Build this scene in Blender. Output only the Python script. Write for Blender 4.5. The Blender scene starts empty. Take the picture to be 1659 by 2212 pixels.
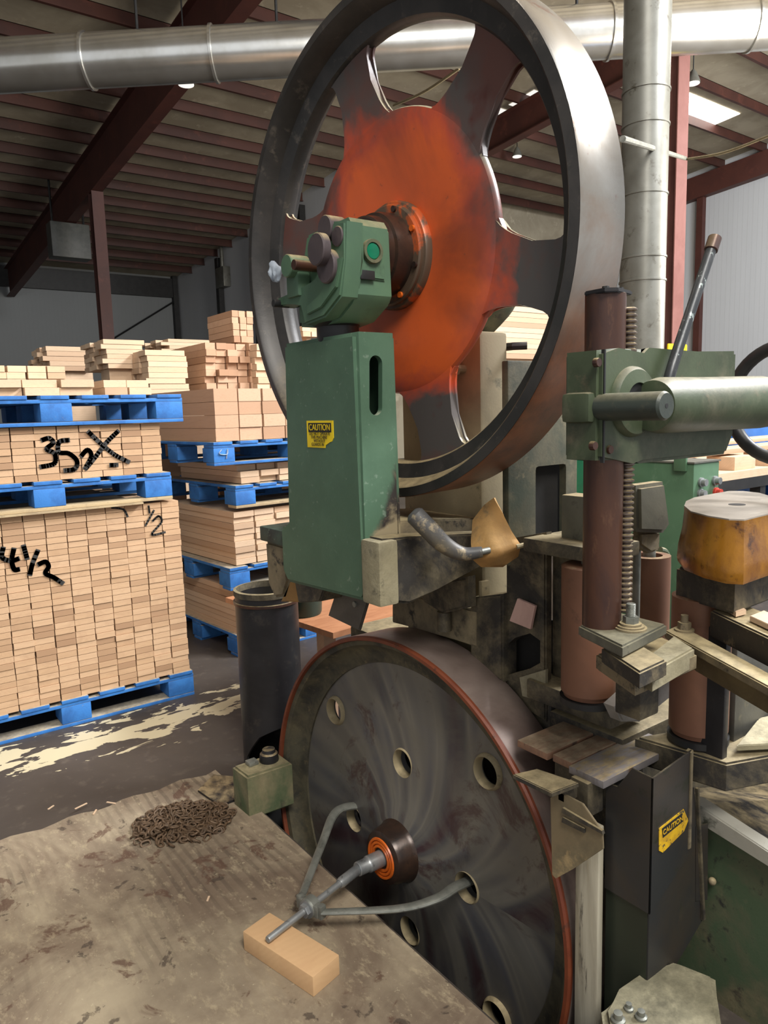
import bpy, bmesh, math, random
from mathutils import Vector as V, Matrix, noise as mnoise
random.seed(7)
SC = bpy.context.scene
COL = SC.collection
PI = math.pi

# ---------------------------------------------------------------- camera
# world: X runs along the wheel axles (away to the right), Y along the wheel faces (away to the left), Z up
F_PX, PITCH, ROLL, AZ, EYE = 1587.6, 0.1380, -0.0286, 0.9375, 1.5
_F = V((math.cos(AZ), math.sin(AZ), 0)); _R = V((math.sin(AZ), -math.cos(AZ), 0)); _Z = V((0, 0, 1))
C_FW = _F*math.cos(PITCH) - _Z*math.sin(PITCH)
_UP = _F*math.sin(PITCH) + _Z*math.cos(PITCH)
C_R = _R*math.cos(ROLL) + _UP*math.sin(ROLL)
C_U = -_R*math.sin(ROLL) + _UP*math.cos(ROLL)
cam_d = bpy.data.cameras.new('camera'); cam = bpy.data.objects.new('camera', cam_d); COL.objects.link(cam)
cam_d.sensor_fit = 'VERTICAL'; cam_d.sensor_height = 24; cam_d.lens = 24*F_PX/2212
cam_d.clip_start = 0.02; cam_d.clip_end = 200
m = Matrix((C_R, C_U, -C_FW)).transposed().to_4x4(); m.translation = V((0, 0, EYE)); cam.matrix_world = m
SC.camera = cam

def at(px, py, ax, val):
    """point where the sight line of a photo pixel meets the world plane ax = val (used to measure real positions)"""
    d = C_FW + ((px-829.5)*C_R - (py-1106)*C_U)/F_PX
    o = V((0, 0, EYE)); i = 'xyz'.index(ax)
    return o + d*((val-o[i])/d[i])

# ---------------------------------------------------------------- light
SC.view_settings.view_transform = 'Standard'; SC.view_settings.look = 'None'
SC.view_settings.gamma = 1.0; SC.view_settings.exposure = 0.33; SC.view_settings.use_curve_mapping = False
w = bpy.data.worlds.new('world'); SC.world = w; w.use_nodes = True
w.node_tree.nodes['Background'].inputs[0].default_value = (0.95, 0.97, 1.0, 1)
w.node_tree.nodes['Background'].inputs[1].default_value = 0.62
def area(name, loc, target, sx, sy, power, col=(1, 1, 1)):
    l = bpy.data.lights.new(name, 'AREA'); l.shape = 'RECTANGLE'; l.size = sx; l.size_y = sy; l.energy = power; l.color = col
    o = bpy.data.objects.new(name, l); COL.objects.link(o); o.location = loc
    o.rotation_euler = (V(target)-V(loc)).to_track_quat('-Z', 'Y').to_euler(); return o
area('skylight_lamp', (7.5, -0.6, 7.0), (1.6, 1.6, 1.2), 3.4, 1.4, 1150, (0.97, 0.98, 1.0))
area('bay_lamp', (0.0, -2.4, 5.8), (1.2, 2.2, 0.6), 2.0, 2.0, 330, (1.0, 0.95, 0.87))
area('bay_lamp_over_stacks', (2.6, 1.8, 6.6), (1.8, 4.2, 0.8), 1.2, 1.2, 120, (1.0, 0.95, 0.88))
area('bay_lamp_far_right', (15.0, 3.0, 7.0), (17.5, 7.0, 3.0), 3.0, 3.0, 800, (0.96, 0.98, 1.0))
area('roof_wash_fill', (9.5, 2.0, 3.4), (9.0, 9.0, 8.6), 3.0, 3.0, 800, (1.0, 0.93, 0.83))  # added fill shining up at roof and duct; no such lamp hangs there

# ---------------------------------------------------------------- materials
def lin(c):
    if isinstance(c, str):
        c = tuple(int(c[i:i+2], 16)/255 for i in (0, 2, 4))
    return tuple((x/12.92 if x <= .04045 else ((x+.055)/1.055)**2.4) for x in c) + (1,)
class NT:
    def __init__(s, name):
        s.m = bpy.data.materials.new(name); s.m.use_nodes = True; s.t = s.m.node_tree; s.n = s.t.nodes
        s.b = s.n['Principled BSDF']; s.L = s.t.links
        s.tc = s.n.new('ShaderNodeTexCoord')
        s.co = s.tc.outputs['Object']
    def link(s, a, b): s.L.new(a, b)
    def mapping(s, scale=(1, 1, 1), rnd=False, src=None, rot=(0, 0, 0)):
        mp = s.n.new('ShaderNodeMapping'); mp.inputs['Scale'].default_value = scale; mp.inputs['Rotation'].default_value = rot
        s.link(src or s.co, mp.inputs['Vector'])
        if rnd:
            k = s.math('MULTIPLY', s.rand(), 37); s.link(k, mp.inputs['Location'])
        return mp.outputs[0]
    def rand(s):
        if not hasattr(s, '_r'):
            oi = s.n.new('ShaderNodeObjectInfo'); g = s.n.new('ShaderNodeNewGeometry')
            s._r = s.math('FRACT', s.math('ADD', oi.outputs['Random'], s.math('MULTIPLY', g.outputs['Random Per Island'], 7.13)))
        return s._r
    def noise(s, vec, scale, detail=6, rough=.6, dist=0):
        n = s.n.new('ShaderNodeTexNoise'); n.inputs['Scale'].default_value = scale; n.inputs['Detail'].default_value = detail
        n.inputs['Roughness'].default_value = rough; n.inputs['Distortion'].default_value = dist
        s.link(vec, n.inputs['Vector']); return n.outputs['Fac']
    def ramp(s, fac, stops):
        r = s.n.new('ShaderNodeValToRGB'); e = r.color_ramp.elements
        while len(e) > 1: e.remove(e[-1])
        e[0].position = stops[0][0]; e[0].color = stops[0][1]
        for p, c in stops[1:]:
            q = e.new(p); q.color = c
        s.link(fac, r.inputs[0]); return r.outputs[0]
    def mask(s, fac, a, b): return s.ramp(fac, [(a, (0, 0, 0, 1)), (b, (1, 1, 1, 1))])
    def mix(s, f, a, b, mode='MIX'):
        x = s.n.new('ShaderNodeMix'); x.data_type = 'RGBA'; x.blend_type = mode
        for i, v in ((0, f), (6, a), (7, b)):
            if isinstance(v, (int, float, tuple)): x.inputs[i].default_value = v
            else: s.link(v, x.inputs[i])
        return x.outputs[2]
    def math(s, op, a, b=0):
        x = s.n.new('ShaderNodeMath'); x.operation = op
        for i, v in ((0, a), (1, b)):
            if isinstance(v, (int, float)): x.inputs[i].default_value = v
            else: s.link(v, x.inputs[i])
        return x.outputs[0]
    def bump(s, h, strength, dist=.004):
        b = s.n.new('ShaderNodeBump'); b.inputs['Strength'].default_value = strength; b.inputs['Distance'].default_value = dist
        s.link(h, b.inputs['Height']); s.link(b.outputs[0], s.b.inputs['Normal'])
    def upward(s, a=.5, b=.9):
        g = s.n.new('ShaderNodeNewGeometry'); x = s.n.new('ShaderNodeSeparateXYZ'); s.link(g.outputs['Normal'], x.inputs[0])
        r = s.n.new('ShaderNodeMapRange'); r.inputs[1].default_value = a; r.inputs[2].default_value = b; s.link(x.outputs[2], r.inputs[0]); return r.outputs[0]
    def done(s, col, rough=.5, metal=0):
        if isinstance(col, tuple): s.b.inputs['Base Color'].default_value = col
        else: s.link(col, s.b.inputs['Base Color'])
        for k, v in (('Roughness', rough), ('Metallic', metal)):
            if isinstance(v, (int, float)): s.b.inputs[k].default_value = v
            else: s.link(v, s.b.inputs[k])
        return s.m

def worn(name, c1, c2, c3=None, scale=6, rough=.5, metal=0, dust=0.0, side_dust=0.0, dustc='b5a27c', thr=(.42, .6), thr3=(.58, .68), bump=.25, stretch=(1, 1, 1), rnd=False):
    t = NT(name); v = t.mapping(stretch, rnd)
    n1 = t.noise(v, scale, 8, .62, .4); n2 = t.noise(v, scale*2.7, 8, .7, .2); fine = t.noise(t.co, 140, 3, .6)
    col = t.mix(t.mask(n1, *thr), lin(c1), lin(c2))
    if c3: col = t.mix(t.mask(n2, *thr3), col, lin(c3))
    dk = tuple(x*.5 for x in lin(dustc)[:3])+(1,); dc = t.mix(t.mask(t.noise(t.co, 26, 7, .7), .35, .65), dk, lin(dustc))
    if side_dust: col = t.mix(t.math('MULTIPLY', t.mask(t.noise(v, scale*.7, 9, .72, .3), .58-side_dust*.35, .86-side_dust*.25), .85), col, dc)
    if dust:
        dm = t.math('MULTIPLY', t.upward(.35, .85), t.mask(n2, .62-dust*.5, .72-dust*.3))
        col = t.mix(t.math('MULTIPLY', dm, .92), col, dc)
    t.bump(t.math('ADD', t.math('MULTIPLY', n2, .6), t.math('MULTIPLY', fine, .25)), bump)
    return t.done(col, rough, metal)

M = {}
M['green'] = worn('green_paint', '4d6954', '557358', '455d4a', 4, .48, 0, dust=.75, bump=.12)
M['green_dusty'] = worn('dusty_green_paint', '47573f', '5a5a45', '2b2c28', 7, .6, 0, dust=1.1, side_dust=.18, dustc='988a69', bump=.3)
M['green_arm'] = worn('arm_green_paint', '434e38', '38412e', '5a5340', 5, .5, 0, dust=1.3, side_dust=.2, dustc='85806a', bump=.2)
M['green_light'] = worn('light_green_paint', '4c6c51', '46654b', '56735a', 5, .5, dust=1.0, bump=.08)
M['grime'] = worn('black_grimy_iron', '322f2b', '242220', '5a503f', 6, .65, .1, dust=1.2, side_dust=.42, dustc='a39472', bump=.5)
M['grime_tan'] = worn('tan_sawdust_iron', '7d7058', '544b3c', '292724', 6, .75, 0, dust=1.3, side_dust=.35, dustc='b3a37d', thr3=(.55, .63), bump=.5)
M['tan'] = worn('tan_dusted_iron', '9a8c6c', '85795e', '4c4a38', 3, .8, 0, dust=1.2, dustc='bcab86', thr3=(.6, .7), bump=.3)
M['dark'] = worn('dark_steel', '302f31', '262527', '403c39', 5, .42, .35, dust=.5, bump=.1)
M['dark_cab'] = worn('dark_guard_sheet', '2f2f30', '3b342d', '26291f', 4, .4, .15, dust=.4, side_dust=.1, dustc='6f6650', bump=.08)
M['black'] = worn('black_rubber', '1c1c1d', '262626', None, 6, .5, 0, bump=.1)
M['void'] = worn('shade_black', '1a1816', '12110f', None, 6, .9, 0)  # near-black colour stands in for shade in the pit and frame openings
M['rust'] = worn('rusty_brown_steel', '523629', '3f2c28', '644634', 5, .36, .35, dust=.6, bump=.15, stretch=(2, 2, .6))
M['roller'] = worn('brown_rubber_roller', '76503c', '694734', '573c2e', 3, .55, 0, dust=.3, bump=.1)
M['amber'] = worn('amber_varnished_casting', 'a06d22', '6a3f1e', '43291a', 6, .22, .3, bump=.25)
M['amber_top'] = worn('ground_steel_top', 'a89f94', '8d867c', 'b8afa3', 6, .4, .3, bump=.05)
M['red_steel'] = worn('oxide_red_steel', '4f2a22', '45241e', '5a3027', 1.2, .6, 0, bump=.05)
M['purlin'] = worn('oxide_purlin', '4a281f', '3f221b', '573026', .8, .6, 0, bump=.05)
M['deck'] = worn('roof_insulation', 'a99f8a', '978d79', 'b8ad97', .9, .8, 0, bump=.1)
M['col'] = worn('grey_duct_paint', '72726b', '65645c', '4d493f', 3, .4, .3, bump=.05)
M['blue'] = worn('blue_pallet_paint', '3377c0', '2a63a6', '77828a', 9, .7, 0, dust=1.1, dustc='b7a88a', thr3=(.63, .72), rnd=True, bump=.5)
M['ply_bare'] = worn('bare_pallet_wood', 'b39f7c', '9b876a', '7c6c56', 7, .8, 0, rnd=True, bump=.3)
M['bluedrum'] = worn('blue_plastic', '2a62a8', '24589a', None, 5, .4)
M['steel'] = worn('bright_steel', 'a2a4a4', '85888a', '5b5c5c', 9, .4, .65, bump=.1)
M['greysteel'] = worn('grey_cast_steel', '8b8c84', '74766f', '5d5d55', 12, .45, .5, bump=.3)
M['yellow'] = worn('yellow_sticker', 'f0d21c', 'e6c61a', None, 8, .5, bump=0.02)
M['yellow_old'] = worn('worn_yellow_sticker', 'd2a81f', 'b98f22', '4a4334', 30, .5, thr3=(.56, .6), bump=.05)
M['ink'] = worn('black_ink', '1b1b1a', '222222', None, 8, .5, bump=.02)
M['emerald'] = worn('emerald_plug', '0c7a57', '0a6a4c', None, 8, .25, bump=.02)
M['red'] = worn('red_button', 'b23a2c', 'a03226', None, 8, .4)
M['mark'] = worn('black_marker', '2c2c2c', '333230', '6d5f4e', 30, .7, thr3=(.6, .66), bump=.02)
M['white_mark'] = worn('white_paint_mark', 'cfd8e0', 'c0cbd6', None, 8, .7)
M['pink'] = worn('pink_card', 'c3a196', 'b08f85', None, 6, .8, bump=.1)
M['orange_dust'] = worn('rust_dust_shield', 'a67c45', '84653c', '5b4d38', 5, .85, 0, dust=.8, dustc='c09a62', bump=.5)
M['white_streak'] = worn('streaked_white_panel', 'b0aa98', '8a8372', '47433b', 5, .7, 0, side_dust=.2, stretch=(3, 3, .35), bump=.2)
M['cream'] = worn('sawdust_caked_casting', '8b8368', '6f6852', '3f3d31', 6, .85, 0, dust=1.2, side_dust=.5, dustc='b8af92', bump=.8)
M['plate'] = worn('scuffed_plate', '8c6a54', '75594a', '54433a', 6, .5, .1, dust=.6, dustc='a8957c', bump=.2, stretch=(1, 4, 1))
M['mdf'] = worn('orange_plywood', 'b07a55', 'a06a47', '8c5a3c', 5, .6, 0, stretch=(1, 6, 1), bump=.1)

def pillar_paint():
    t = NT('stained_green_pillar'); s_ = t.n.new('ShaderNodeSeparateXYZ'); t.link(t.co, s_.inputs[0]); n = t.noise(t.co, 9, 7, .62, .4); n2 = t.noise(t.co, 5, 7, .7); fine = t.noise(t.co, 130, 3)
    col = t.mix(t.mask(n2, .42, .6), lin('46614d'), lin('4d6954'))
    # oil and sawdust grime with its own ragged outline, worn onto the lower wheel-side corner
    u = t.math('ADD', t.math('MULTIPLY', s_.outputs[0], 2.6), t.math('SUBTRACT', .42, s_.outputs[2])); u = t.math('ADD', u, t.math('MULTIPLY', t.math('SUBTRACT', n, .5), .35))
    u = t.math('SUBTRACT', u, t.math('MULTIPLY', t.math('MAXIMUM', t.math('ADD', s_.outputs[1], .184), 0), 40))
    col = t.mix(t.mask(u, .14, .2), col, t.mix(t.mask(n, .44, .56), lin('2f2a27'), lin('8b7f65')))
    sp = t.math('MULTIPLY', t.mask(t.noise(t.co, 45, 4, .6), .64, .7), .35); col = t.mix(sp, col, lin('8a9a8a'))
    dm = t.math('MULTIPLY', t.upward(.35, .85), t.mask(n2, .3, .5)); col = t.mix(dm, col, lin('9aa08c'))
    t.bump(t.math('ADD', t.math('MULTIPLY', n2, .6), t.math('MULTIPLY', fine, .3)), .14); return t.done(col, .45)
M['pillar'] = pillar_paint()

def wood_board(name, a, b, d, s=(1, 1, 1)):
    t = NT(name); v = t.mapping(s, True)
    base = t.ramp(t.rand(), [(0, lin(d)), (.12, lin(a)), (.4, lin(b)), (.55, lin(a)), (.7, lin(b)), (.85, lin(a)), (1, lin(d))])
    n = t.noise(v, 9, 6, .6, .8)
    col = t.mix(t.math('MULTIPLY', t.mask(n, .5, .75), .45), base, lin(d))
    wv = t.n.new('ShaderNodeTexWave'); wv.wave_type = 'RINGS'; wv.inputs['Scale'].default_value = 22; wv.inputs['Distortion'].default_value = 4
    t.link(v, wv.inputs['Vector'])
    col = t.mix(t.math('MULTIPLY', wv.outputs['Fac'], .12), col, lin(d))
    t.bump(n, .15); return t.done(col, .75)
M['board'] = wood_board('end_grain_boards', 'bf9c79', 'c8a684', 'a07e60')
M['board_pale'] = wood_board('pale_boards', 'cbae90', 'd4b99c', 'ac8d72')
M['board_pink'] = wood_board('rosy_timbers', 'bd997c', 'c7a589', 'a48064')
M['block'] = wood_board('fresh_block', 'd2ac80', 'd2ac80', 'bb9068')

def wheel_paint(name, hub, mid, rim, r0, r1):
    t = NT(name); L = t.n.new('ShaderNodeVectorMath'); L.operation = 'LENGTH'; t.link(t.co, L.inputs[0])
    n = t.noise(t.co, 3.2, 6, .6, .5); f = t.noise(t.co, 30, 5, .7)
    d = t.math('ADD', L.outputs['Value'], t.math('MULTIPLY', t.math('SUBTRACT', n, .5), .5))
    col = t.ramp(d, [(r0, lin(hub)), ((r0+r1)/2, lin(mid)), (r1, lin(rim))])
    col = t.mix(t.math('MULTIPLY', t.math('MULTIPLY', t.mask(t.noise(t.co, 2.3, 5, .6, .6), .46, .62), t.mask(d, r0-.16, r0)), .6), col, lin('6e382b'))
    col = t.mix(t.math('MULTIPLY', t.mask(f, .66, .72), .5), col, lin('3a3634'))
    col = t.mix(t.math('MULTIPLY', t.mask(t.noise(t.co, 5, 4), .56, .66), t.mask(d, r1-.06, r1)), col, lin('55302b'))
    dm = t.math('MULTIPLY', t.upward(.25, .7), t.mask(n, .3, .45)); col = t.mix(dm, col, lin('9d9479'))
    t.bump(f, .1); return t.done(col, .36)
M['hub_paint'] = wheel_paint('orange_sprayed_hub', 'cf5c2b', 'b04c36', '524d4b', .3, .45)
M['rim_dark'] = worn('dark_oily_rim', '2b2a29', '3a3735', '544e47', 6, .45, .1, dust=.9, bump=.2)
t = NT('ground_steel_tread'); v = t.mapping((1, 1, 1)); n = t.noise(v, 3, 6, .6, .5); g = t.noise(t.mapping((60, 2, 2)), 5, 5, .7)
sx = t.n.new('ShaderNodeSeparateXYZ'); t.link(v, sx.inputs[0])
col = t.mix(t.mask(n, .42, .62), lin('a3a099'), lin('8f877c')); col = t.mix(t.math('MULTIPLY', t.mask(t.noise(v, 7, 7, .7), .6, .66), .7), col, lin('7a4a38'))
rm = t.mask(t.math('SUBTRACT', t.math('MULTIPLY', n, .5), sx.outputs[2]), .26, .58)      # rust mixed with a painted brown reflection, growing down the tread
col = t.mix(t.math('MULTIPLY', rm, .9), col, t.mix(t.mask(t.noise(v, 9, 7, .7), .4, .65), lin('8a5232'), lin('5f3a28')))
t.bump(g, .15, .002); t.done(col, t.math('ADD', .27, t.math('MULTIPLY', rm, .15)), t.math('SUBTRACT', .88, t.math('MULTIPLY', rm, .45))); M['tread'] = t.m
t = NT('ground_steel_tread_rusting'); v = t.mapping((1, 1, 1)); n = t.noise(v, 2.5, 6, .6, .5)
col = t.mix(t.mask(n, .4, .6), lin('93837a'), lin('6e5d56')); t.bump(t.noise(v, 20, 6), .12, .002); t.done(col, .42, .35); M['tread_low'] = t.m
t = NT('streaked_grey_web')                       # radial smears of grime over bare casting
s = t.n.new('ShaderNodeSeparateXYZ'); t.link(t.co, s.inputs[0])
an = t.math('ARCTAN2', s.outputs[2], s.outputs[1]); L = t.n.new('ShaderNodeVectorMath'); L.operation = 'LENGTH'; t.link(t.co, L.inputs[0])
cx = t.n.new('ShaderNodeCombineXYZ'); t.link(t.math('MULTIPLY', an, t.math('ADD', .9, t.math('MULTIPLY', L.outputs['Value'], .7))), cx.inputs[0]); t.link(t.math('MULTIPLY', L.outputs['Value'], .4), cx.inputs[1])
n = t.noise(cx.outputs[0], 2.1, 2.5, .45, .3); n2 = t.noise(t.co, 3.4, 7, .62, .9)
col = t.ramp(n, [(.3, lin('3d3a3d')), (.42, lin('5e5d60')), (.5, lin('7c786f')), (.57, lin('575556')), (.66, lin('48363a'))])
col = t.mix(t.math('MULTIPLY', t.mask(n2, .42, .6), .7), col, lin('6f6b62')); col = t.mix(t.math('MULTIPLY', t.mask(t.noise(t.co, 4.5, 7, .7, .6), .56, .64), .7), col, lin('43292a'))
t.bump(n2, .25); t.done(col, .4, .25); M['web'] = t.m
M['lip_red'] = worn('rust_red_lip', '7a3f27', '6a3422', '4a3027', 9, .5, .1, bump=.1)
M['base'] = worn('dusty_base', '6d6955', '504c3d', '33352b', 7, .85, 0, dust=.55, side_dust=.35, dustc='8f8970', bump=.8)
M['lug'] = worn('grey_green_lug', '6c695a', '5a584b', '4a463b', 5, .55, .1, dust=1, bump=.2)
M['purple'] = worn('purplish_knob', '4a4144', '544a4b', '3b3437', 9, .55, .1, dust=.8, bump=.2)
M['oil'] = worn('oily_brown_hub', '352a25', '46342a', '241f1c', 10, .28, .35, bump=.15)
M['bearing'] = worn('orange_bearing_seal', 'cf6520', 'c1581b', '8b3c16', 12, .35, bump=.1)

# duct galvanised
t = NT('galvanised_duct'); n = t.noise(t.mapping((1, 1, 1)), 2.0, 5, .6); t.bump(n, .06, .02)
t.done(t.mix(t.mask(n, .35, .65), lin('e6e6e2'), lin('cfcdc5')), .24, .92); M['duct'] = t.m
# concrete floor with sawdust patches
t = NT('dark_worn_floor'); v = t.mapping((1, 1, 1)); n = t.noise(v, 1.3, 8, .6, .3); f = t.noise(v, 16, 6, .65)
col = t.mix(t.mask(n, .35, .65), lin('3d3733'), lin('4b443e')); col = t.mix(t.math('MULTIPLY', t.mask(f, .55, .7), .3), col, lin('746a5e'))
s = t.n.new('ShaderNodeSeparateXYZ'); t.link(v, s.inputs[0])
# sawdust swept up along the foot of the stacks (a band of patches near y = 3.5)
band = t.math('ABSOLUTE', t.math('SUBTRACT', s.outputs[1], 3.47)); bm_ = t.math('SUBTRACT', t.math('SUBTRACT', 1.0, t.math('MULTIPLY', band, 2.9)), t.math('MAXIMUM', 0.0, t.math('SUBTRACT', s.outputs[0], 1.8)))
pn = t.noise(t.mapping((1, 2.2, 1)), 5.5, 5, .55, .4)
dm = t.mask(t.math('ADD', pn, t.math('MULTIPLY', bm_, .3)), .715, .73)
far = t.mask(s.outputs[1], .0, .01)
col = t.mix(dm, col, lin('c4b99a')); t.bump(f, .1); t.done(col, .55); M['floor'] = t.m
# weathered plywood
t = NT('stained_plywood'); v = t.mapping((1, 1, 1)); n = t.noise(v, 2.2, 9, .66, .8); f = t.noise(v, 60, 6, .75); b = t.noise(v, 7, 7, .62, .6); fl = t.noise(t.mapping((1, .5, 1), rot=(0, 0, .6)), 34, 7, .75)
wv = t.n.new('ShaderNodeTexWave'); wv.inputs['Scale'].default_value = 9; wv.inputs['Distortion'].default_value = 7; wv.inputs['Detail'].default_value = 4; wv.inputs['Detail Scale'].default_value = .7
t.link(t.mapping((1, .16, 1), rot=(0, 0, .05)), wv.inputs['Vector'])
col = t.mix(t.mask(n, .4, .6), lin('7c6c5a'), lin('a3957d'))
col = t.mix(t.math('MULTIPLY', t.mask(t.noise(v, 1.7, 6, .6), .44, .6), .55), col, lin('5a4a3e'))
col = t.mix(t.math('MULTIPLY', t.math('MULTIPLY', t.mask(wv.outputs['Fac'], .55, .8), t.mask(t.noise(v, 1.3, 4), .46, .6)), .4), col, lin('42382f'))
col = t.mix(t.math('MULTIPLY', t.mask(b, .6, .64), .75), col, lin('54392c'))
col = t.mix(t.math('MULTIPLY', t.mask(t.noise(v, 11, 5, .6, .4), .63, .66), .7), col, lin('3a2f28'))
col = t.mix(t.math('MULTIPLY', t.mask(fl, .54, .66), .55), col, lin('b0a184')); col = t.mix(t.math('MULTIPLY', t.mask(f, .62, .7), .7), col, lin('c2b698'))
t.bump(t.math('ADD', f, wv.outputs['Fac']), .35); t.done(col, .78); M['plywood'] = t.m
# ribbed wall sheet
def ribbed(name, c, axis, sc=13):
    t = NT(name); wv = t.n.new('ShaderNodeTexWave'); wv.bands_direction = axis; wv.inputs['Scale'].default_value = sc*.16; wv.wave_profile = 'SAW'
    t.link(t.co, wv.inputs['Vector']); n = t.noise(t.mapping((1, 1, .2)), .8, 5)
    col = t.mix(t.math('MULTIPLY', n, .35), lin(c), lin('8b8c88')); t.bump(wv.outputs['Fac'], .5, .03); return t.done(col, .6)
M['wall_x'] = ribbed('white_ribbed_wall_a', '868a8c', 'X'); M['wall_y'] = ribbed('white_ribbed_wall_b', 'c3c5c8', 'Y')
t = NT('skylight_panel'); t.b.inputs['Emission Color'].default_value = (1, .97, .9, 1); t.b.inputs['Emission Strength'].default_value = 6; t.done(lin('ffffff'), .5); M['sky'] = t.m
t = NT('lamp_lens'); t.b.inputs['Emission Color'].default_value = (1, .97, .92, 1); t.b.inputs['Emission Strength'].default_value = .7; t.done(lin('d8d4cc'), .5); M['lens'] = t.m

# ---------------------------------------------------------------- mesh helpers
def xf(o=(0, 0, 0), rz=0, rx=0, ry=0): return Matrix.Translation(V(o)) @ Matrix.Rotation(rz, 4, 'Z') @ Matrix.Rotation(ry, 4, 'Y') @ Matrix.Rotation(rx, 4, 'X')
def add(bm, verts, faces, mt=None):
    vs = [bm.verts.new((mt @ V(p)) if mt is not None else V(p)) for p in verts]
    out = []
    for f in faces:
        try: out.append(bm.faces.new([vs[i] for i in f]))
        except ValueError: pass
    return vs, out
def box(bm, x0, x1, y0, y1, z0, z1, mt=None, bev=0):
    vs, fs = add(bm, [(x0, y0, z0), (x1, y0, z0), (x1, y1, z0), (x0, y1, z0), (x0, y0, z1), (x1, y0, z1), (x1, y1, z1), (x0, y1, z1)],
                 [(3, 2, 1, 0), (4, 5, 6, 7), (0, 1, 5, 4), (1, 2, 6, 5), (2, 3, 7, 6), (3, 0, 4, 7)], mt)
    if bev:
        es = {e for f in fs for e in f.edges}
        bmesh.ops.bevel(bm, geom=list(es), offset=bev, segments=2, affect='EDGES', profile=.6)
    return bm
def prism(bm, pts, a, b, ax='z', mt=None, bev=0):
    """extrude the 2D outline pts between a and b along ax; pts are (y,z) for x, (x,z) for y, (x,y) for z"""
    def p3(p, h): return {'x': (h, p[0], p[1]), 'y': (p[0], h, p[1]), 'z': (p[0], p[1], h)}[ax]
    n = len(pts)
    vs, fs = add(bm, [p3(p, a) for p in pts]+[p3(p, b) for p in pts], [tuple(range(n))[::-1], tuple(range(n, 2*n))]+[(i, (i+1) % n, n+(i+1) % n, n+i) for i in range(n)], mt)
    if bev: bmesh.ops.bevel(bm, geom=list({e for f in fs[:2] for e in f.edges}), offset=bev, segments=2, affect='EDGES')
    return bm
def lathe(bm, prof, axis='z', seg=48, mt=None, closed=False):
    """prof = [(radius, height)...] spun round axis"""
    def p3(r, h, a):
        c, s = r*math.cos(a), r*math.sin(a)
        return {'z': (c, s, h), 'x': (h, c, s), 'y': (s, h, c)}[axis]
    rows = [[bm.verts.new((mt @ V(p3(r, h, 2*PI*k/seg))) if mt is not None else V(p3(r, h, 2*PI*k/seg))) for k in range(seg)] for r, h in prof]
    rr = list(zip(rows, rows[1:])) + ([(rows[-1], rows[0])] if closed else [])
    for a, b in rr:
        for k in range(seg): bm.faces.new((a[k], a[(k+1) % seg], b[(k+1) % seg], b[k]))
    if not closed:
        if prof[0][0] > 1e-4: bm.faces.new(rows[0][::-1])
        if prof[-1][0] > 1e-4: bm.faces.new(rows[-1])
    bmesh.ops.remove_doubles(bm, verts=[v for r in (rows[0], rows[-1]) for v in r], dist=1e-6)
    return bm
def frame_of(d):
    d = V(d).normalized(); a = V((0, 0, 1)) if abs(d.z) < .9 else V((1, 0, 0)); u = d.cross(a).normalized(); return u, d.cross(u).normalized()
def tube(bm, pts, rad, seg=12, flat=1.0, caps=True, loop=False):
    pts = [V(p) for p in pts]; n = len(pts); rs = rad if isinstance(rad, (list, tuple)) else [rad]*n
    rows = []; u = None
    for i, p in enumerate(pts):
        if loop: d = pts[(i+1) % n]-pts[i-1]
        else: d = pts[min(i+1, n-1)]-pts[max(i-1, 0)]
        d.normalize()
        if u is None: u, w_ = frame_of(d)
        else: u = (u-d*u.dot(d)).normalized(); w_ = d.cross(u).normalized()
        rows.append([bm.verts.new(p+(u*math.cos(2*PI*k/seg)+w_*flat*math.sin(2*PI*k/seg))*rs[i]) for k in range(seg)])
    pr = list(zip(rows, rows[1:]))+([(rows[-1], rows[0])] if loop else [])
    for a, b in pr:
        for k in range(seg): bm.faces.new((a[k], a[(k+1) % seg], b[(k+1) % seg], b[k]))
    if caps and not loop: bm.faces.new(rows[0][::-1]); bm.faces.new(rows[-1])
    return bm
def smooth_path(pts, n=8):
    pts = [V(p) for p in pts]; out = []
    q = [pts[0]]+pts+[pts[-1]]
    for i in range(1, len(q)-2):
        for k in range(n):
            s = k/n; a, b, c, d = q[i-1], q[i], q[i+1], q[i+2]
            out.append(.5*((2*b)+(c-a)*s+(2*a-5*b+4*c-d)*s*s+(3*b-a-3*c+d)*s**3))
    out.append(pts[-1]); return out
def B(): return bmesh.new()
def obj(name, bm, mat, parent=None, loc=None, smooth=True, ang=.6):
    """one mesh object; vertices are given in world space, the origin goes to loc (or the parent thing's base)"""
    bmesh.ops.recalc_face_normals(bm, faces=bm.faces[:])
    base = V(loc) if loc is not None else (ORG.get(parent.name, V((0, 0, 0))) if parent else V((0, 0, 0)))
    bmesh.ops.translate(bm, verts=bm.verts[:], vec=-base)
    me = bpy.data.meshes.new(name); bm.to_mesh(me); bm.free()
    if smooth:
        me.shade_smooth(); me.set_sharp_from_angle(angle=ang)
    me.materials.append(M[mat] if isinstance(mat, str) else mat)
    o = bpy.data.objects.new(name, me); COL.objects.link(o)
    ORG[o.name] = base
    if parent:
        o.parent = parent; o.location = base-ORG[parent.name]
    else: o.location = base
    return o
ORG = {}
def tag(o, label=None, cat=None, group=None, kind=None):
    for k, v_ in (('label', label), ('category', cat), ('group', group), ('kind', kind)):
        if v_: o[k] = v_
    return o
def thing(name, label, cat, loc, group=None):
    o = bpy.data.objects.new(name, None); COL.objects.link(o); o.location = loc; o.empty_display_size = .05
    ORG[o.name] = V(loc); return tag(o, label, cat, group)
def struct(name, bm, mat, **k): return tag(obj(name, bm, mat, **k), kind='structure')
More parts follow.
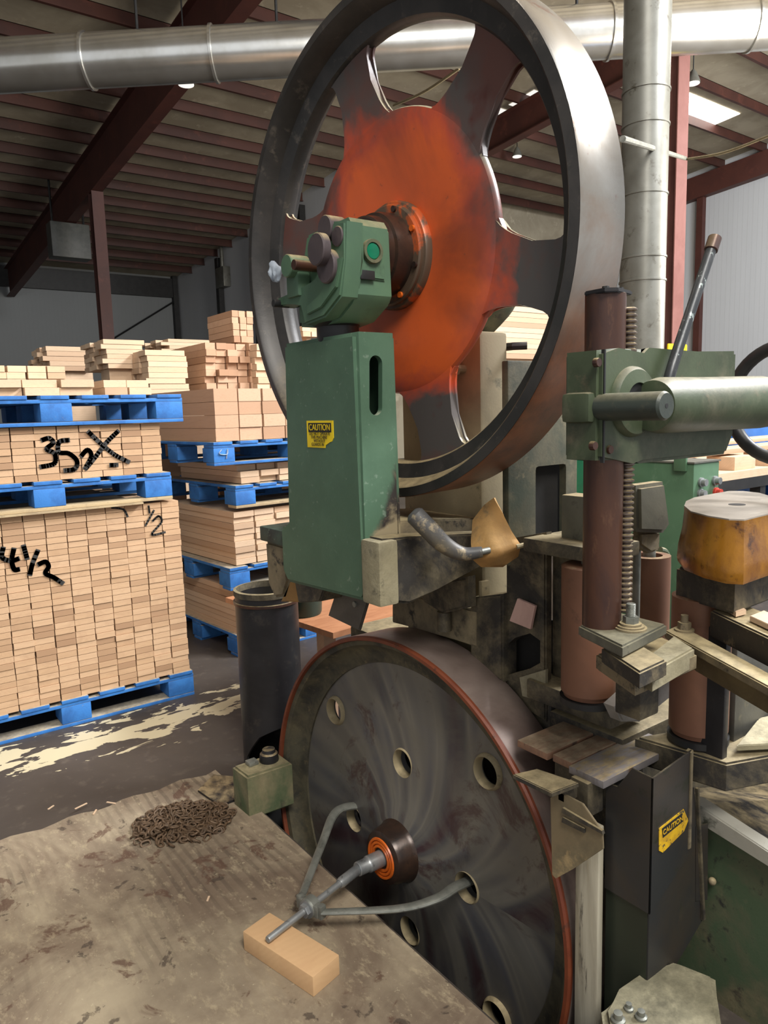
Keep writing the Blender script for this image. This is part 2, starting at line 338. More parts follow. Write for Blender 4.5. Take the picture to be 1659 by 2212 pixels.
def text_mesh(body, size, name, mat, parent, origin, right, up, ext=.0002, bold=0.0):
    cu = bpy.data.curves.new(name, 'FONT'); cu.body = body; cu.size = size; cu.extrude = ext; cu.offset = bold; cu.align_x = 'CENTER'
    tmp = bpy.data.objects.new('tmp', cu); COL.objects.link(tmp)
    me = bpy.data.meshes.new_from_object(tmp.evaluated_get(bpy.context.evaluated_depsgraph_get()))
    bpy.data.objects.remove(tmp); bpy.data.curves.remove(cu)
    r = V(right).normalized(); u = V(up).normalized(); n = r.cross(u)
    bm = B(); bm.from_mesh(me); bpy.data.meshes.remove(me)
    mt = Matrix((r, u, n)).transposed().to_4x4(); mt.translation = V(origin); bmesh.ops.transform(bm, matrix=mt, verts=bm.verts[:])
    return obj(name, bm, mat, parent, smooth=False)

def cut(o, cbm):
    """carve cbm (given in world space) out of object o"""
    bmesh.ops.recalc_face_normals(cbm, faces=cbm.faces[:]); bmesh.ops.translate(cbm, verts=cbm.verts[:], vec=-ORG[o.name])
    me = bpy.data.meshes.new('c'); cbm.to_mesh(me); cbm.free(); me.materials.append(o.data.materials[0])
    c = bpy.data.objects.new('c', me); COL.objects.link(c); c.location = (0, 0, 0)
    t_ = bpy.data.objects.new('t', o.data); COL.objects.link(t_)
    md = t_.modifiers.new('b', 'BOOLEAN'); md.operation = 'DIFFERENCE'; md.object = c; md.solver = 'EXACT'
    nm = bpy.data.meshes.new_from_object(t_.evaluated_get(bpy.context.evaluated_depsgraph_get()))
    bpy.data.objects.remove(t_); bpy.data.objects.remove(c)
    o.data = nm; nm.shade_smooth(); nm.set_sharp_from_angle(angle=.5)

# ================================================================ THE BUILDING
RA, RB = 9.65, .08                                   # roof underside: z = RA - RB*y
def rz_(y): return RA-RB*y
b = B(); fx = [-9, 1.15, 1.5, 26]; fy = [-4, .85, 2.6, 32]
for i in range(3):
    for j in range(3):
        if i == 1 and j == 1: continue
        add(b, [(fx[i], fy[j], 0), (fx[i+1], fy[j], 0), (fx[i+1], fy[j+1], 0), (fx[i], fy[j+1], 0)], [(0, 1, 2, 3)])
bmesh.ops.remove_doubles(b, verts=b.verts[:], dist=1e-5)
struct('floor', b, 'floor')
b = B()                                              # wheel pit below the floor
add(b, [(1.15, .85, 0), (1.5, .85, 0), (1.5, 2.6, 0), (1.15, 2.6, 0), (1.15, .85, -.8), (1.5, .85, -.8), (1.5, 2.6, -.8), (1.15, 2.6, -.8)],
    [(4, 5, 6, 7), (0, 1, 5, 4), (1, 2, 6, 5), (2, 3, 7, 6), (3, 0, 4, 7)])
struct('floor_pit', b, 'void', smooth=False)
b = B(); add(b, [(-12, -1, rz_(-1)), (22.6, -1, rz_(-1)), (22.6, 31, rz_(31)), (-12, 31, rz_(31)), (-12, -1, rz_(-1)+.1), (22.6, -1, rz_(-1)+.1), (22.6, 31, rz_(31)+.1), (-12, 31, rz_(31)+.1)],
    [(0, 1, 2, 3), (7, 6, 5, 4), (0, 4, 5, 1), (1, 5, 6, 2), (2, 6, 7, 3), (3, 7, 4, 0)])
struct('ceiling', b, 'deck', smooth=False)
n = 0
for j in range(-11, 11):
    y = 16.3+j*1.25
    if y > 30: continue
    n += 1; b = B(); z = rz_(y)
    box(b, -12, 22.3, y-.012, y+.012, z-.25, z); box(b, -12, 22.3, y-.06, y+.012, z-.256, z-.24); box(b, -12, 22.3, y-.012, y+.06, z-.012, z)
    struct('trim_%d' % n, b, 'purlin', smooth=False)
for X, y0, y1 in ((5.6, -1, 30.3), (13.5, -1, 18), (-1.8, 8, 30.3)):
    n += 1; b = B()
    D_ = 1.25 if X < 6 else .95
    for (a, c_, dy) in ((-D_, -D_+.02, .13), (-.27, -.25, .13), (-D_+.02, -.27, .008)):
        add(b, [(X+s*dy, y, rz_(y)+q) for y in (y0, y1) for s in (-1, 1) for q in (a, c_)], [(0, 1, 3, 2), (4, 6, 7, 5), (0, 2, 6, 4), (1, 5, 7, 3), (0, 4, 5, 1), (2, 3, 7, 6)])
    struct('trim_%d' % n, b, 'red_steel', smooth=False)
def ibeam(b, x, y, w_, d_, z0, z1):
    box(b, x-w_/2, x+w_/2, y-d_/2, y-d_/2+.02, z0, z1); box(b, x-w_/2, x+w_/2, y+d_/2-.02, y+d_/2, z0, z1); box(b, x-.008, x+.008, y-d_/2+.02, y+d_/2-.02, z0, z1)
t = thing('steel_column', 'brown-red steel column rising behind the lumber stacks to the roof rafter on the left', 'column', (5.6, 19, 0))
b = B(); ibeam(b, 5.6, 19, .28, .3, 0, rz_(19)-1.25); obj('post', b, 'red_steel', t, smooth=False)
b = B(); box(b, 5.35, 5.85, 18.75, 19.25, 0, .03); obj('base_plate', b, 'red_steel', t, smooth=False)
t = thing('steel_column', 'dusty red steel column with a yellow foot just right of the vertical duct', 'column', (13.5, 8.7, 0))
b = B(); ibeam(b, 13.5, 8.7, .36, .5, 0, rz_(8.7)-.9); obj('post', b, worn('faded_red_column', '8a5f58', '7c524b', None, 1, .6, bump=.05), t, smooth=False)
b = B(); box(b, 13.1, 13.75, 8.38, 8.43, 0, 2.62, bev=.03); obj('guard', b, 'yellow', t); t.children[-1]['label'] = 'yellow painted guard round the column foot'
# walls: far wall, return wall, back wall behind the wheel, right wall
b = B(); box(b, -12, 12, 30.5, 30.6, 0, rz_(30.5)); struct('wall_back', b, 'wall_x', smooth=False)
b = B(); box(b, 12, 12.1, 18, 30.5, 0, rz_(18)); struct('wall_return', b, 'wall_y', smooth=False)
b = B(); box(b, 12, 22.3, 18, 18.1, 0, rz_(18)); struct('wall_far', b, 'deck', smooth=False)
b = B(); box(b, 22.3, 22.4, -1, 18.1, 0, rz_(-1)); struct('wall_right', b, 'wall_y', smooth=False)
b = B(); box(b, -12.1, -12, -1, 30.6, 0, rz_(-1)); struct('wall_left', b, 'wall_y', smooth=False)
def trimbox(mat, *a, **k):
    global n; n += 1; b = B(); box(b, *a, **k); struct('trim_%d' % n, b, mat, smooth=False)
for y in (2.5, 13.2, 17.9): trimbox('red_steel', 22.1, 22.29, y-.1, y+.1, 0, rz_(y)-.3)
add_b = B(); add(add_b, [(22.0, y, rz_(y)+q) for y in (-1, 17.95) for q in (-.9, -.25)]+[(22.28, y, rz_(y)+q) for y in (-1, 17.95) for q in (-.9, -.25)], [(0, 1, 3, 2), (4, 6, 7, 5), (0, 2, 6, 4), (1, 5, 7, 3), (0, 4, 5, 1), (2, 3, 7, 6)])
n += 1; struct('trim_%d' % n, add_b, 'red_steel', smooth=False)
for x in (3.9, 11.85): trimbox('black', x-.1, x+.1, 30.25, 30.48, 0, rz_(30.5))
for y in (20, 23, 26): trimbox('black', 11.78, 11.98, y-.12, y+.12, 0, rz_(y)-.4)
trimbox('black', -12, 11.9, 30.3, 30.49, 6.35, 7.1)
for (x0, z0, x1, z1) in ((-2.5, 6.3, 4.0, 2.0), (11.8, 6.2, 4.3, 1.6)):   # wall rod bracing
    n += 1; b = B(); tube(b, [(x0, 30.35, z0), (x1, 30.35, z1)], .035, 6); struct('trim_%d' % n, b, 'black')
# skylights between purlins
for i, (px, py, w_) in enumerate(((1511, 237, 1.35), (1105, 262, .9), (1165, 222, .7))):
    d = at(px, py, 'y', 1)-V((0, 0, EYE)); k = (RA-EYE)/(d.z+RB*1); p = V((0, 0, EYE))+d*k*1
    y = p.y; x = p.x; b = B(); s_ = .4; L_ = w_*.9
    add(b, [(x-L_, y-s_, rz_(y-s_)-.015), (x+L_, y-s_, rz_(y-s_)-.015), (x+L_, y+s_, rz_(y+s_)-.015), (x-L_, y+s_, rz_(y+s_)-.015)], [(0, 1, 2, 3)])
    struct('window_%d' % (i+1), b, 'sky' if i == 0 else 'lens', smooth=False)
# roof lamps (small round high-bays)
for i, (px, py, ly, lb) in enumerate(((402, 182, 11.6, 'small white round bay lamp left of the big wheel under the duct'), (1497, 180, 8.5, 'small white round bay lamp above the bright skylight'), (1117, 338, 14.5, 'small white round bay lamp seen between the wheel spokes'))):
    p = at(px, py, 'y', ly); t = thing('bay_lamp', lb, 'lamp', (p.x, p.y, p.z), 'round bay lamps under the roof')
    b = B(); lathe(b, [(.02, .25), (.06, .2), (.13, .03), (.135, 0)], seg=20, mt=xf(p)); obj('housing', b, 'col', t)
    b = B(); lathe(b, [(.12, -.012), (.12, .0)], seg=20, mt=xf(p)); obj('lens', b, 'lens', t)
    b = B(); tube(b, [p+V((0, 0, .25)), V((p.x, p.y, rz_(p.y)-.02))], .012, 6); obj('rod', b, 'black', t)
# ---------- ducts
def duct_x(name, label, a, c_, r, seams, mat='duct'):
    a, c_ = V(a), V(c_); d = (c_-a).normalized(); t = thing(name, label, 'duct', a)
    b = B(); tube(b, [a+d*((c_-a).length*k/24) for k in range(25)], r, 40); obj('tube', b, mat, t)
    for s_ in seams:
        p = a+d*s_; b = B(); tube(b, [p-d*.022, p-d*.015, p+d*.015, p+d*.022], [r+.002, r+.022, r+.022, r+.002], 40); obj('seam_band', b, mat, t)
    return t
A0 = V((.5, 11.62, 5.74)); A1 = V((10.8, 4.13, 6.1)); dl = (A1-A0).normalized()
def dpos(px):
    best = min(range(0, 1270), key=lambda k: abs(829.5+F_PX*((A0+dl*k*.01)-V((0, 0, EYE))).dot(C_R)/((A0+dl*k*.01)-V((0, 0, EYE))).dot(C_FW)-px)); return best*.01
duct_x('horizontal_duct', 'shiny round galvanised duct crossing the whole roof space behind the big wheel', A0, A1, .3, [dpos(192), dpos(463), dpos(1026), dpos(1315), dpos(1620)])
for px in (300, 600, 1245):
    p = A0+dl*dpos(px); b = B(); tube(b, [p+V((0, 0, .29)), V((p.x, p.y, rz_(p.y)-.2))], .018, 8)
    o = obj('duct_hanger', b, 'black', loc=(p.x, p.y, rz_(p.y)-.2)); tag(o, {300: 'thin hanger rod holding the horizontal duct, leftmost of three', 600: 'thin hanger rod holding the horizontal duct just left of the big wheel', 1245: 'dark hanger rod holding the horizontal duct right of the big wheel'}[px], 'rod', 'duct hanger rods')
P = V((5.9, 4.05, 0))
t = thing('vertical_duct', 'pale grey round duct standing vertically right of the big wheel', 'duct', P)
b = B(); lathe(b, [(.195, 0), (.195, rz_(4)-.3)], seg=40, mt=xf(P)); obj('tube', b, 'col', t)
for py in (610, 425, 275, 200, 560):
    z = at(1395, py, 'y', 4.05).z; b = B(); lathe(b, [(.19, z-.012), (.203, z-.008), (.203, z+.008), (.19, z+.012)], seg=40, mt=xf(P)); obj('seam', b, 'col', t)
b = B(); p0 = at(1345, 300, 'y', 3.2); p1 = at(1480, 342, 'y', 5.2); tube(b, [p0, p1], .022, 10)
tag(obj('conduit', b, 'greysteel', loc=p0), 'thin grey conduit running slantwise in front of the vertical duct', 'pipe')
b = B(); p0 = at(1484, 344, 'y', 5.2); p1 = at(1665, 292, 'y', 3.6); tube(b, smooth_path([p0, p0.lerp(p1, .5)-V((0, 0, .04)), p1]), .014, 8)
tag(obj('rope', b, 'tan', loc=p0), 'pale rope stretched from the red column to the right frame edge', 'rope')

# ================================================================ LUMBER
def board_mesh(mat, bev=.002):
    b = B(); box(b, -.5, .5, 0, 1, 0, 1); me = bpy.data.meshes.new('board'); bmesh.ops.recalc_face_normals(b, faces=b.faces[:]); b.to_mesh(me); b.free(); me.materials.append(M[mat]); return me
BOARDS = []
ORD = 'first second third fourth fifth sixth seventh eighth ninth tenth eleventh twelfth thirteenth fourteenth fifteenth sixteenth seventeenth eighteenth nineteenth twentieth twenty-first twenty-second twenty-third twenty-fourth twenty-fifth twenty-sixth twenty-seventh twenty-eighth twenty-ninth thirtieth thirty-first thirty-second'.split()
WHERE = {'boards in the largest left stack': ('tan board end', 'the largest stack'), 'boards in the bundle marked 35': ('tan board end', 'bundle marked 35'),
         'loose offcuts on the top left pallet': ('pale offcut', 'topmost left pallet'), 'low bundle at far left': ('pale board', 'low far-left bundle'),
         'lowest bundle of the middle stack': ('pale board', 'lowest middle bundle'), 'second bundle of the middle stack': ('pale board', 'second middle bundle'),
         'third bundle of the middle stack': ('pale board', 'thin third middle bundle'), 'square timbers of the middle stack': ('rosy timber', 'top middle bundle'),
         'sideways pile left of centre': ('long board', 'sideways pile above the middle stack'), 'sideways pile beside the timbers': ('long board', 'sideways pile behind the timbers'),
         'farthest sideways pile at left': ('long board', 'farthest left sideways pile'), 'high far pile': ('thin board', 'high far pile'), 'uneven block pile': ('short block', 'uneven pile by the wheel'),
         'narrow block tower': ('small block', 'narrow tower by the rim'), 'pile behind the left rim': ('short board', 'pile behind the left rim'), 'pile behind the pillar': ('pale board', 'pile behind the pillar'),
         'pile behind the wheel spokes': ('long board', 'pile seen between spokes'), 'right loose offcuts': ('pale offcut', 'right group on top left pallet')}
def bundle(o, rz, nx, nz, bw, bh, L, mat, label, group, name='board', jit=.008, gap=.002, cat='board', skip=None, front=None):
    """boards lying along local Y, ends showing at local y=0; o is the bundle's near left bottom corner"""
    R_ = Matrix.Rotation(rz, 3, 'Z'); rnd = random.Random(int(o[0]*100)+nx*31+nz)
    for i in range(nx):
        for j in range(nz):
            if skip and skip(i, j): continue
            p = V(o)+R_ @ V(((i+.5)*bw+rnd.uniform(-1, 1)*(.002 if jit < .01 else .004), rnd.uniform(0, jit), j*bh))
            sc = (bw-(gap*2 if jit < .01 else .0095), L-jit, bh-gap)
            d = p-V((0, 0, EYE)); dep = d.dot(C_FW); px = 829.5+F_PX*d.dot(C_R)/dep
            hidden = (front == 'x0' and i > 0 and j < nz-1) or (front is None and name == 'board' and i > 0 and i < nx-1 and False)
            size = 0 if (px < -8 or hidden) else (L*abs(math.sin(rz)) + bw)*bh/dep**2
            d_, w_ = WHERE[group]
            if front == 'x0': lb = '%s, %s from the top%s, in %s' % (d_, ORD[nz-1-j], '' if i == 0 else (', hidden deeper' if j < nz-1 else ', %s back' % ORD[i]), w_)
            else: lb = '%s, %s row from top, %s from right, in %s' % (d_, ORD[nz-1-j], ORD[nx-1-i], w_)
            BOARDS.append((size, p, rz, sc, mat, lb, group, name, cat))
def build_boards(limit=300):
    protos = {}
    for nm in ('board', 'timber'):
        L_ = sorted([q for q in BOARDS if q[7] == nm], key=lambda q: -q[0]); rest = {}
        for n_, (size, p, rz, sc, mat, label, group, name, cat) in enumerate(L_):
            if n_ >= limit or size == 0:
                rest.setdefault(mat, B()); box(rest[mat], -sc[0]/2, sc[0]/2, 0, sc[1], 0, sc[2], xf(p, rz)); continue
            if (name, mat) not in protos: q = protos[(name, mat)] = bpy.data.objects.new(name, board_mesh(mat))
            else: q = protos[(name, mat)].copy()
            COL.objects.link(q); q.location = p; q.rotation_euler = (0, 0, rz); q.scale = sc
            tag(q, label, cat, group)
        if not rest: continue
        o = None; big = B(); mats = list(rest)
        for k, m_ in enumerate(mats):
            me = bpy.data.meshes.new('x'); rest[m_].to_mesh(me); rest[m_].free()
            n0 = len(big.faces); big.from_mesh(me); bpy.data.meshes.remove(me); big.faces.ensure_lookup_table()
            for f in big.faces[n0:]: f.material_index = k
        o = obj(nm, big, mats[0], loc=(.2, 3.7, 0), smooth=False)
        for m_ in mats[1:]: o.data.materials.append(M[m_])
        tag(o, 'the remaining '+nm+'s filling out the lumber stacks on the left', nm, None, 'stuff')
def pallet(o, rz, wx, wy, label, h=.14, mat='blue', ply='ply_bare', top=7, tilt=0):
    mt = xf(o, rz, ry=tilt); t = thing('pallet', label, 'pallet', o, 'blue block pallets')
    rnd = random.Random(int(abs(o[0]*977+o[2]*131)))
    bw = .1
    def p(nm, m_, *a, **k): b = B(); box(b, *a, mt=mt, **k); return obj(nm, b, m_, t)
    for i in range(3):
        for j in range(3):
            x = (0, wx/2-.07, wx-.14)[i]; y = (0, wy/2-.07, wy-.14)[j]; p('block', mat if (i, j) != (1, 0) or ply == 'x' else mat, x, x+.14, y, y+.14, .018, h-.036, bev=.004)
    for j in range(3):
        y = (0, wy/2-.05, wy-.1)[j]; p('bottom_board', ply if (j == 0 and rnd.random() < .5) else mat, 0, wx, y, y+bw, 0, .017, bev=.002); p('stringer_board', mat, 0, wx, y, y+.12, h-.036, h-.019, bev=.002)
    for k in range(top):
        x = k*(wx-.13)/(top-1); p('deck_board', mat if k % 3 else 'blue', x, x+.125, -.005, wy+.005, h-.018, h, bev=.002)
    return t
# --- nearest stack on the left
SX, SY = .20, 3.705
pallet((SX, SY, .0), 0, 1.21, 1.0, 'blue wooden pallet on the floor under the largest board stack')
bundle((SX+.167, SY+.005, .14), 0, 11, 31, .0935, .0298, .95, 'board', 'tan board with end grain showing in the largest stack, marked 4 1/2, on the left', 'boards in the largest left stack', jit=.006)
b = B(); box(b, SX-.05, 1.2, SY-.03, SY+.9, 1.066, 1.074, xf((0, 0, 0)))
tag(obj('cardboard_sheet', b, 'ply_bare', loc=(SX, SY, 1.066)), 'thin warped tan sheet on top of the largest board stack', 'sheet')
pallet((SX-.02, SY-.01, 1.075), 0, 1.18, 1.0, 'worn blue pallet between the largest stack and the stack marked 35')
bundle((.33, SY+.005, 1.216), 0, 10, 8, .0995, .0315, .95, 'board', 'tan board end in the short bundle marked 35, between second and third pallet', 'boards in the bundle marked 35', jit=.006)
pallet((SX+.02, SY-.02, 1.47), 0, 1.22, 1.0, 'blue pallet with tilted deck board on top of the bundle marked 35')
bundle((.55, SY+.03, 1.612), 0, 3, 2, .16, .038, .8, 'board_pale', 'pale offcut board lying on the topmost left pallet, left group', 'loose offcuts on the top left pallet', jit=.05)
bundle((1.08, SY+.06, 1.612), 0, 2, 2, .12, .038, .7, 'board_pale', '', 'right loose offcuts', jit=.05)
bundle((.25, 4.35, 1.65), 0, 8, 4, .1, .035, .5, 'board_pale', 'pale board in the low bundle behind the offcuts at the left frame edge', 'low bundle at far left', jit=.02)
# --- middle stack behind
MC, MR = V((1.86, 4.10, 0)), math.radians(4.5)
def mp(x, y, z): return MC+Matrix.Rotation(MR, 3, 'Z') @ V((x, y, 0))+V((0, 0, z))
pallet(mp(0, 0, 0), MR, 1.15, 1.1, 'blue pallet on the floor under the middle stack')
bundle(mp(.02, .02, .14), MR, 9, 8, .12, .036, 1.0, 'board_pale', 'pale board in the lowest bundle of the middle stack', 'lowest bundle of the middle stack', jit=.03)
pallet(mp(-.03, 0, .43), MR, 1.15, 1.1, 'blue pallet second from the floor in the middle stack')
bundle(mp(.03, .02, .575), MR, 7, 9, .15, .037, .95, 'board_pale', 'pale board in the second bundle of the middle stack beside the black pipe', 'second bundle of the middle stack', jit=.02)
pallet(mp(.04, 0, .93), MR, 1.15, 1.1, 'blue pallet third from the floor in the middle stack')
bundle(mp(.1, .02, 1.075), MR, 7, 3, .14, .038, .9, 'board_pale', 'pale board in the thin third bundle of the middle stack', 'third bundle of the middle stack', jit=.08)
pallet(mp(-.1, -.02, 1.2), MR, 1.2, 1.1, 'blue pallet with a white figure on its corner block, fourth from the floor')
b = B(); q = mp(-.1, -.02, 1.2); f_ = lambda x, z: q+Matrix.Rotation(MR, 3, 'Z') @ V((x, -.004, z))
tube(b, smooth_path([f_(.05, .095), f_(.035, .07), f_(.085, .065), f_(.09, .095), f_(.08, .04)]), .006, 6, .3); tag(obj('painted_figure', b, 'white_mark', loc=q), 'small white painted figure on the front of a blue pallet block', 'mark')
bundle(mp(-.07, .0, 1.342), MR, 7, 4, .165, .078, 1.05, 'board_pink', 'rosy square timber in the top bundle of the middle stack', 'square timbers of the middle stack', name='timber', jit=.012, cat='timber')
# --- lumber further back, described by where it shows
def far_bundle(px0, py0, px1, py1, Y, bw, bh, L, label, group, mat='board_pale', along='y', jit=.03, base=True, skip=None):
    a = at(px0, py1, 'y', Y); c_ = at(px1, py0, 'y', Y); z0 = a.z; z1 = c_.z; wx = c_.x-a.x; nz = max(1, round((z1-z0)/bh))
    z0 = z1-nz*bh
    if base:
        b = B(); box(b, a.x+.06, c_.x-.06, Y+.05, Y+.26, 0, z0-.001); tag(obj('lumber_pile', b, mat, loc=(a.x, Y, 0), smooth=False), 'hidden lower lumber under '+label, 'lumber', None, 'stuff')
    if along == 'y': bundle((a.x, Y, z0), 0, max(1, round(wx/bw)), nz, wx/max(1, round(wx/bw)), bh, L, mat, label, group, jit=jit, skip=skip)
    else:
        bundle((c_.x, Y, z0), PI/2, 4, nz, .15, bh, wx, mat, label, group, jit=jit, skip=skip, front='x0')
far_bundle(222, 735, 320, 800, 5.6, .4, .035, .7, 'long pale board lying sideways in the pile left of centre behind the stacks', 'sideways pile left of centre', along='x', jit=.05)
far_bundle(318, 757, 405, 850, 5.3, .4, .04, .7, 'long pale board lying sideways in the pile right beside the timbers', 'sideways pile beside the timbers', along='x', jit=.03)
far_bundle(90, 750, 215, 800, 6.6, .4, .04, .7, 'long pale board lying sideways in the farthest pile at left', 'farthest sideways pile at left', along='x', jit=.1)
far_bundle(352, 735, 475, 812, 6.6, .4, .03, .7, 'thin pale board in the high far pile behind the middle stack', 'high far pile', along='x', jit=.08)
far_bundle(452, 742, 560, 850, 5.3, .085, .05, .8, 'short board end in the uneven block pile beside the wheel', 'uneven block pile', jit=.08, mat='board_pink', skip=lambda i, j: j > 8 and i < 2)
far_bundle(505, 672, 548, 742, 5.5, .07, .05, .5, 'short block in the narrow tower beside the wheel rim', 'narrow block tower', jit=.02, mat='board_pink')
far_bundle(560, 745, 640, 850, 5.2, .1, .05, .8, 'short board end behind the left rim of the big wheel', 'pile behind the left rim', jit=.05)
far_bundle(655, 705, 692, 728, 5.0, .1, .04, .5, 'pale board end seen between pillar top and bearing housing', 'pile behind the pillar', jit=.05)
far_bundle(1060, 668, 1195, 776, 4.6, .4, .045, .8, 'pale board lying sideways in the pile seen through the wheel spokes', 'pile behind the wheel spokes', along='x', jit=.04)

build_boards()

# --- writing on the lumber
def strokes(name, label, lines, Y, r, mat='mark', off=(0, 0), sc=2.592):
    pl = [[at(off[0]+x/sc, off[1]+y/sc, 'y', Y) for x, y in l] for l in lines]; b = B()
    for l in pl:
        pts = smooth_path(l, 6)
        for p, q in zip(pts, pts[1:]):
            d = (q-p); d.y = 0
            if d.length < 1e-5: continue
            nrm = V((-d.z, 0, d.x)).normalized()*r; e = d.normalized()*r*.5
            add(b, [p-e+nrm, p-e-nrm, q+e-nrm, q+e+nrm, p-e+nrm+V((0, .0012, 0)), p-e-nrm+V((0, .0012, 0)), q+e-nrm+V((0, .0012, 0)), q+e+nrm+V((0, .0012, 0))], [(0, 1, 2, 3), (4, 7, 6, 5), (0, 4, 5, 1), (2, 6, 7, 3), (1, 5, 6, 2), (3, 7, 4, 0)])
    return tag(obj(name, b, mat, loc=pl[0][0], smooth=False), label, 'writing')
strokes('painted_number', 'black painted number 35 with a crossed-out figure on the short bundle', [
    [(235, 805), (275, 795), (298, 820), (262, 855), (305, 880), (305, 935), (228, 955)], [(385, 805), (332, 815), (330, 872), (385, 880), (430, 920), (420, 965), (362, 975)],
    [(455, 895), (490, 860), (512, 895), (478, 965), (530, 905), (600, 815), (662, 755)], [(495, 758), (560, 820), (640, 885), (722, 928)], [(618, 945), (658, 944)]], SY+.0035, .0105, off=(0, 640))
strokes('painted_number', 'black painted number 4 1/2 on the largest board stack at the frame edge', [
    [(18, 320), (12, 372), (60, 392), (104, 380)], [(78, 325), (66, 390), (80, 440), (106, 440)], [(132, 308), (152, 380)], [(212, 335), (182, 410), (168, 470)], [(215, 412), (255, 398), (272, 425), (255, 462), (300, 485), (352, 518)]], SY+.0035, .0105, off=(0, 1060))
strokes('painted_stroke', 'faded grey curved stroke near the top of the largest stack', [[(625, 95), (690, 105), (715, 145)]], SY+.0035, .005, off=(0, 1060))
strokes('painted_number', 'faded grey fraction 1/2 at the top right of the largest stack', [
    [(832, 85), (838, 125)], [(862, 110), (815, 195)], [(855, 170), (888, 142), (905, 175), (850, 245), (925, 232)]], SY+.0035, .005, off=(0, 1060))

# ---------- small things on the far walls and under the roof
q = at(484, 600, 'x', 11.9); T = thing('switch_box', 'small grey electrical box with conduit on the dark far wall above the lumber', 'box', q)
b = B(); box(b, 11.72, 11.99, q.y-.35, q.y+.35, q.z-.35, q.z+.35, bev=.02); obj('box', b, 'col', T)
b = B(); tube(b, smooth_path([V((11.85, q.y, q.z+.35)), V((11.85, q.y, q.z+1.0)), V((11.85, q.y+.1, q.z+1.3)), V((11.85, q.y+.1, q.z+2.4))], 5), .07, 10); obj('conduit', b, 'col', T)
q = at(150, 522, 'y', 21.5); T = thing('unit_heater', 'dim square heater box hanging from the dark roof at far left', 'heater', q)
b = B(); box(b, q.x-.5, q.x+.5, 21.3, 21.8, q.z-.45, q.z+.45, bev=.03); obj('cabinet', b, worn('heater_grey', '4a4b46', '3e3f3b'), T)
for dx in (-.4, .4): b = B(); tube(b, [V((q.x+dx, 21.5, q.z+.45)), V((q.x+dx, 21.5, rz_(21.5)-.1))], .03, 6); obj('hanger_rod', b, 'black', T)
p0, p1 = at(850, 228, 'y', 9.5), at(992, 148, 'y', 8.0); b = B(); tube(b, smooth_path([p0, p0.lerp(p1, .5)-V((0, 0, .05)), p1]), .02, 6)
tag(obj('cable', b, 'tan', loc=p0), 'pale cable slanting across the roof, seen through the upper wheel window', 'cable')

# ================================================================ FLOOR THINGS
b = B(); box(b, -.09, 1.13, .35, 2.79, 0.001, .02); o = obj('plywood_sheet', b, 'plywood', loc=(-.09, .35, 0), smooth=False)
me = o.data; bm = B(); bm.from_mesh(me); bmesh.ops.subdivide_edges(bm, edges=bm.edges[:], cuts=24, use_grid_fill=True)
for v_ in bm.verts:
    if v_.co.y > 2.43: v_.co.y += .012*math.sin(v_.co.x*31)+.02*mnoise.noise(V((v_.co.x*9, 0, 0)))
    if v_.co.x > 1.21: v_.co.x += .004*mnoise.noise(V((0, v_.co.y*9, 0)))
bm.to_mesh(me); bm.free(); tag(o, 'stained grey-brown plywood sheet covering the floor in front of the wheels', 'plywood')
# wooden block
pA, pB, pC = V((.760, 1.754, .0202)), V((.826, 1.488, .0202)), V((.920, 1.518, .0202))
ang = math.atan2((pB-pA).y, (pB-pA).x); L_ = (pB-pA).length; wd = abs((pC-pA).cross((pB-pA).normalized()).z)
b = B(); box(b, 0, L_, 0, wd, 0, .057, xf(pA, ang), bev=.003)
tag(obj('wood_block', b, 'block', loc=pA), 'short fresh-cut timber block lying on the plywood under the puller screw', 'block')
# chain pile
P = at(395, 1775, 'z', .02); t = thing('chain', 'heap of rusty brown steel chain lying on the plywood', 'chain', P)
def link_mesh():
    b = B(); L, W, r = .016, .0095, .0036; pts = []
    for k in range(16):
        a = 2*PI*k/16; pts.append((math.cos(a)*W+(L-W)*(1 if math.cos(a) > 0 else -1), math.sin(a)*W, 0))
    tube(b, pts, r, 6, loop=True); me = bpy.data.meshes.new('chain_link'); bmesh.ops.recalc_face_normals(b, faces=b.faces[:]); b.to_mesh(me); b.free(); me.shade_smooth(); me.materials.append(M['chain']); return me
M['chain'] = worn('rusty_chain', '6b5540', '574636', '3a322c', 40, .6, .3, bump=.1)
lm = link_mesh(); proto = None; rest = B(); q1 = at(285, 1800, 'z', .02); q2 = at(505, 1760, 'z', .02); ax1 = (q2-q1); rnd = random.Random(3); k = 0
tries = []
for i in range(620):
    u = rnd.gauss(0, .23); v_ = rnd.gauss(0, .26)
    if u*u/.25+v_*v_/.3 > 1: continue
    perp = V((-ax1.y, ax1.x, 0)).normalized()
    p = (q1+q2)/2+ax1*u*1.0+perp*v_*.27
    h_ = max(0, .042*(1-(u*u+v_*v_)*4.0))*rnd.random()
    tries.append((h_, p+V((0, 0, .006+h_)), Matrix.Rotation(rnd.uniform(0, 6.28), 4, 'Z') @ Matrix.Rotation(rnd.gauss(0, .35), 4, 'Y') @ Matrix.Rotation(rnd.choice((0, .9, -.9))+rnd.gauss(0, .2), 4, 'X')))
tries.sort(key=lambda s_: -s_[0])
for i, (h_, p, R_) in enumerate(tries):
    if i < 99:
        if proto is None: q = proto = bpy.data.objects.new('chain_link', lm)
        else: q = proto.copy()
        COL.objects.link(q); q.parent = t; q.location = p-P; q.rotation_euler = R_.to_euler()
    else:
        tmp = B(); tmp.from_mesh(lm); bmesh.ops.transform(tmp, matrix=Matrix.Translation(p) @ R_, verts=tmp.verts[:]); m_ = bpy.data.meshes.new('x'); tmp.to_mesh(m_); tmp.free(); rest.from_mesh(m_); bpy.data.meshes.remove(m_)
